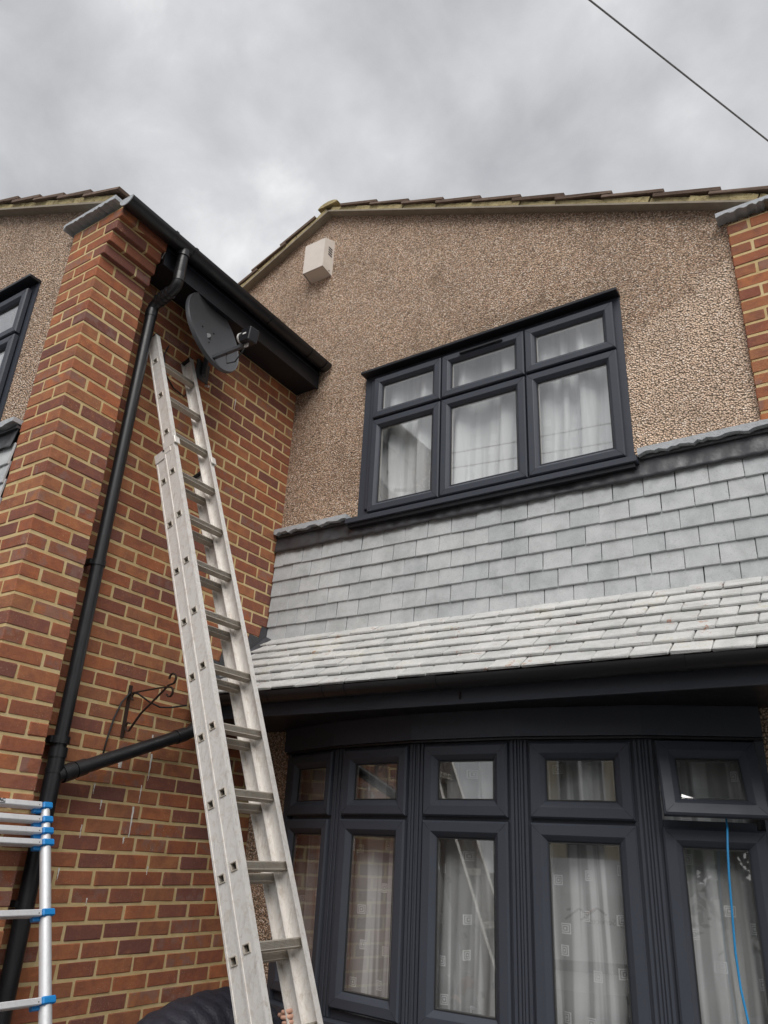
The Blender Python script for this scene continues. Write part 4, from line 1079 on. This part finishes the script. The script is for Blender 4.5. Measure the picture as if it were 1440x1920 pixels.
# ------------------------------------------------------------------ white van and houses opposite (seen in the glass)
van = empty('parked_van', (-2.2, -3, 0), 'white van with a roof-line logo, reflected in the bow window', 'van')
vy0, vy1 = -4.0, -2.05
prof = [(-4.75, .42), (-4.80, .62), (-4.72, .92), (-4.10, 1.05), (-3.55, 1.42), (-3.15, 1.62), (-2.6, 1.68), (-.2, 1.68), (.10, 1.60), (.22, 1.2), (.24, .42)]
mb = MB(); n = len(prof); lay = [(vy1 - .14, .93), (vy1 - .03, .80), (vy1, .66), (vy1 - .01, .42), (vy1 - .03, 0)]
vs = []; secs = [(vy1 - .02, 0.0, .42), (vy1, .35, .42), (vy1 - .015, .72, 0), (vy1 - .13, 1.0, 0)]
rows = []
for (y, f, _) in secs: rows.append([(x, y, .42 + (z - .42) * f) for x, z in prof])
rows2 = [[(x, vy0 + vy1 - y, z) for x, y, z in r] for r in rows[::-1]]
allr = rows + rows2; vs = [q for r in allr for q in r]; fs = []
for i in range(len(allr) - 1):
    for k in range(n - 1): fs.append((i * n + k, i * n + k + 1, (i + 1) * n + k + 1, (i + 1) * n + k))
fs.append(tuple(range(n))); mb.add(vs, fs).build('body', 'van_paint', van)
MB().prism([(-3.62, vy1 - .010, 1.12), (-2.75, vy1 - .006, 1.12), (-2.72, vy1 - .07, 1.44), (-3.15, vy1 - .07, 1.44)], (0, -.004, 0)).build('side_window', 'van_glass', van)
MB().prism([(-4.05, vy0 + .25, 1.09), (-3.50, vy0 + .35, 1.45), (-3.50, vy1 - .35, 1.45), (-4.05, vy1 - .25, 1.09)], (-.02, 0, .03)).build('windscreen', 'van_glass', van)
MBbox(-3.6, -.9, vy1 - .01, vy1 + .018, .60, .70).build('side_rub_strip', 'van_grey', van)
for x in (-3.9, -.62):
    for y in (vy1 - .10, vy0 + .10):
        w = MB().tube([(x, y - .10, .33), (x, y + .105, .33)], .33, 28).build('wheel', 'tyre', van, True, 40)
        MB().tube([(x, y + .106, .33), (x, y + .112, .33)], .21, 20).build('rim', 'aluminium_clean', w, True, 40)
def bar(a, b, w, mat):
    a, b = V((a[0], vy1 + .003, a[1])), V((b[0], vy1 + .003, b[1])); d = (b - a).normalized(); MB().obox((a + b) / 2, d, YA, d.cross(YA), (b - a).length / 2, .0015, w).build('logo', mat, van)
lg = lambda px_: -1.53 + (px_ - 1062) * .0053
for a, b, m_ in (((1062, 1.075), (1090, 1.185), 'print_dark'), ((1090, 1.185), (1104, 1.145), 'print_dark'), ((1104, 1.145), (1124, 1.20), 'print_red'), ((1092, 1.08), (1126, 1.205), 'print_dark'), ((1126, 1.205), (1143, 1.14), 'print_dark'), ((1066, 1.165), (1074, 1.175), 'print_dark')):
    bar((lg(a[0]), a[1]), (lg(b[0]), b[1]), .010, m_)
text_mesh('lettering', 'Property Services', .085, (-1.30 + .62, vy1 + .004, 1.055), -XA, ZA, 'print_dark', van, .0008)

def far_house(x0, x1, y, zr, wallm, label):
    h = empty('house', ((x0 + x1) / 2, y, 0), label, 'house'); xm = (x0 + x1) / 2
    MB().prism([(x0, y - 7, 0), (x0, y, 0), (x0, y, 5), (x0, y - 3.5, zr), (x0, y - 7, 5)], (x1 - x0 - .02, 0, 0)).build('wall', wallm, h)
    MB().prism([(x0, y + .35, 4.86), (x0, y - 3.5, zr + .12), (x0, y - 3.5, zr + .26), (x0, y + .35, 5.0)], (x1 - x0 - .02, 0, 0)).build('roof', 'roof_far', h)
    for (a, z0, z1, w) in ((.28, 2.9, 4.3, 1.5), (.75, 2.9, 4.3, 1.2), (.28, .8, 2.3, 1.7)):
        cx = x0 + (x1 - x0) * a; f = MBbox(cx - w / 2, cx + w / 2, y - .02, y + .05, z0, z1).build('window', 'plastic_white', h)
        for q in (-1, 1): MBbox(cx + q * w / 4 - w / 4 + .05, cx + q * w / 4 + w / 4 - .05, y + .051, y + .056, z0 + .08, z1 - .08).build('pane', 'van_glass', f)
    d = MBbox(x0 + (x1 - x0) * .75 - .45, x0 + (x1 - x0) * .75 + .45, y - .02, y + .04, .1, 2.15).build('door', 'print_dark', h)
far_house(-9.9, -5.0, -14, 7.6, 'brick_far', 'brick house across the road behind the viewer, reflected in the bow window')
far_house(-5.0, -.1, -14, 7.6, 'render_cream', 'cream rendered house across the road, reflected in the bow window')
far_house(-.1, 4.8, -14, 7.6, 'render_white', 'white rendered house across the road, reflected in the bow window')

# ------------------------------------------------------------------ garden tree behind the viewer (dark shape in the right-hand panes)
tree = empty('garden_tree', (3.7, -3.4, 0), 'dark leafy garden tree reflected in the panes beside the blue cable', 'tree')
rg = random.Random(11); TC = V((3.7, -3.4, 0))
mb = MB().tube([TC, TC + V((.05, .03, 1.2)), TC + V((-.05, .05, 2.4)), TC + V((.05, 0, 3.6))], .1, 12, radii=[.16, .12, .10, .05])
limbs = []
for k in range(9):
    a = k * 2.4; z0 = 1.2 + .28 * k; q = TC + V((0, 0, z0)); e2 = q + V((math.cos(a) * 1.1, math.sin(a) * 1.1, .7 + .05 * k)); mb.tube([q, q.lerp(e2, .5) + V((0, 0, .1)), e2], .04, 8, radii=[.05, .035, .012]); limbs.append(e2)
mb.build('trunk', 'wood', tree, True)
lf = MB()
for k in range(170):
    cc = rg.choice(limbs) + V((rg.gauss(0, .6), rg.gauss(0, .6), rg.gauss(0, .6)))
    for j in range(110):
        q = cc + V((rg.gauss(0, .20), rg.gauss(0, .20), rg.gauss(0, .17))); a = V((rg.gauss(0, 1), rg.gauss(0, 1), rg.gauss(0, 1))).normalized(); b = a.orthogonal().normalized(); l_ = rg.uniform(.06, .10)
        lf.add([q - a * l_, q + b * l_ * .45, q + a * l_, q - b * l_ * .45], [(0, 1, 2, 3)])
lf.build('crown', 'leaf', tree)
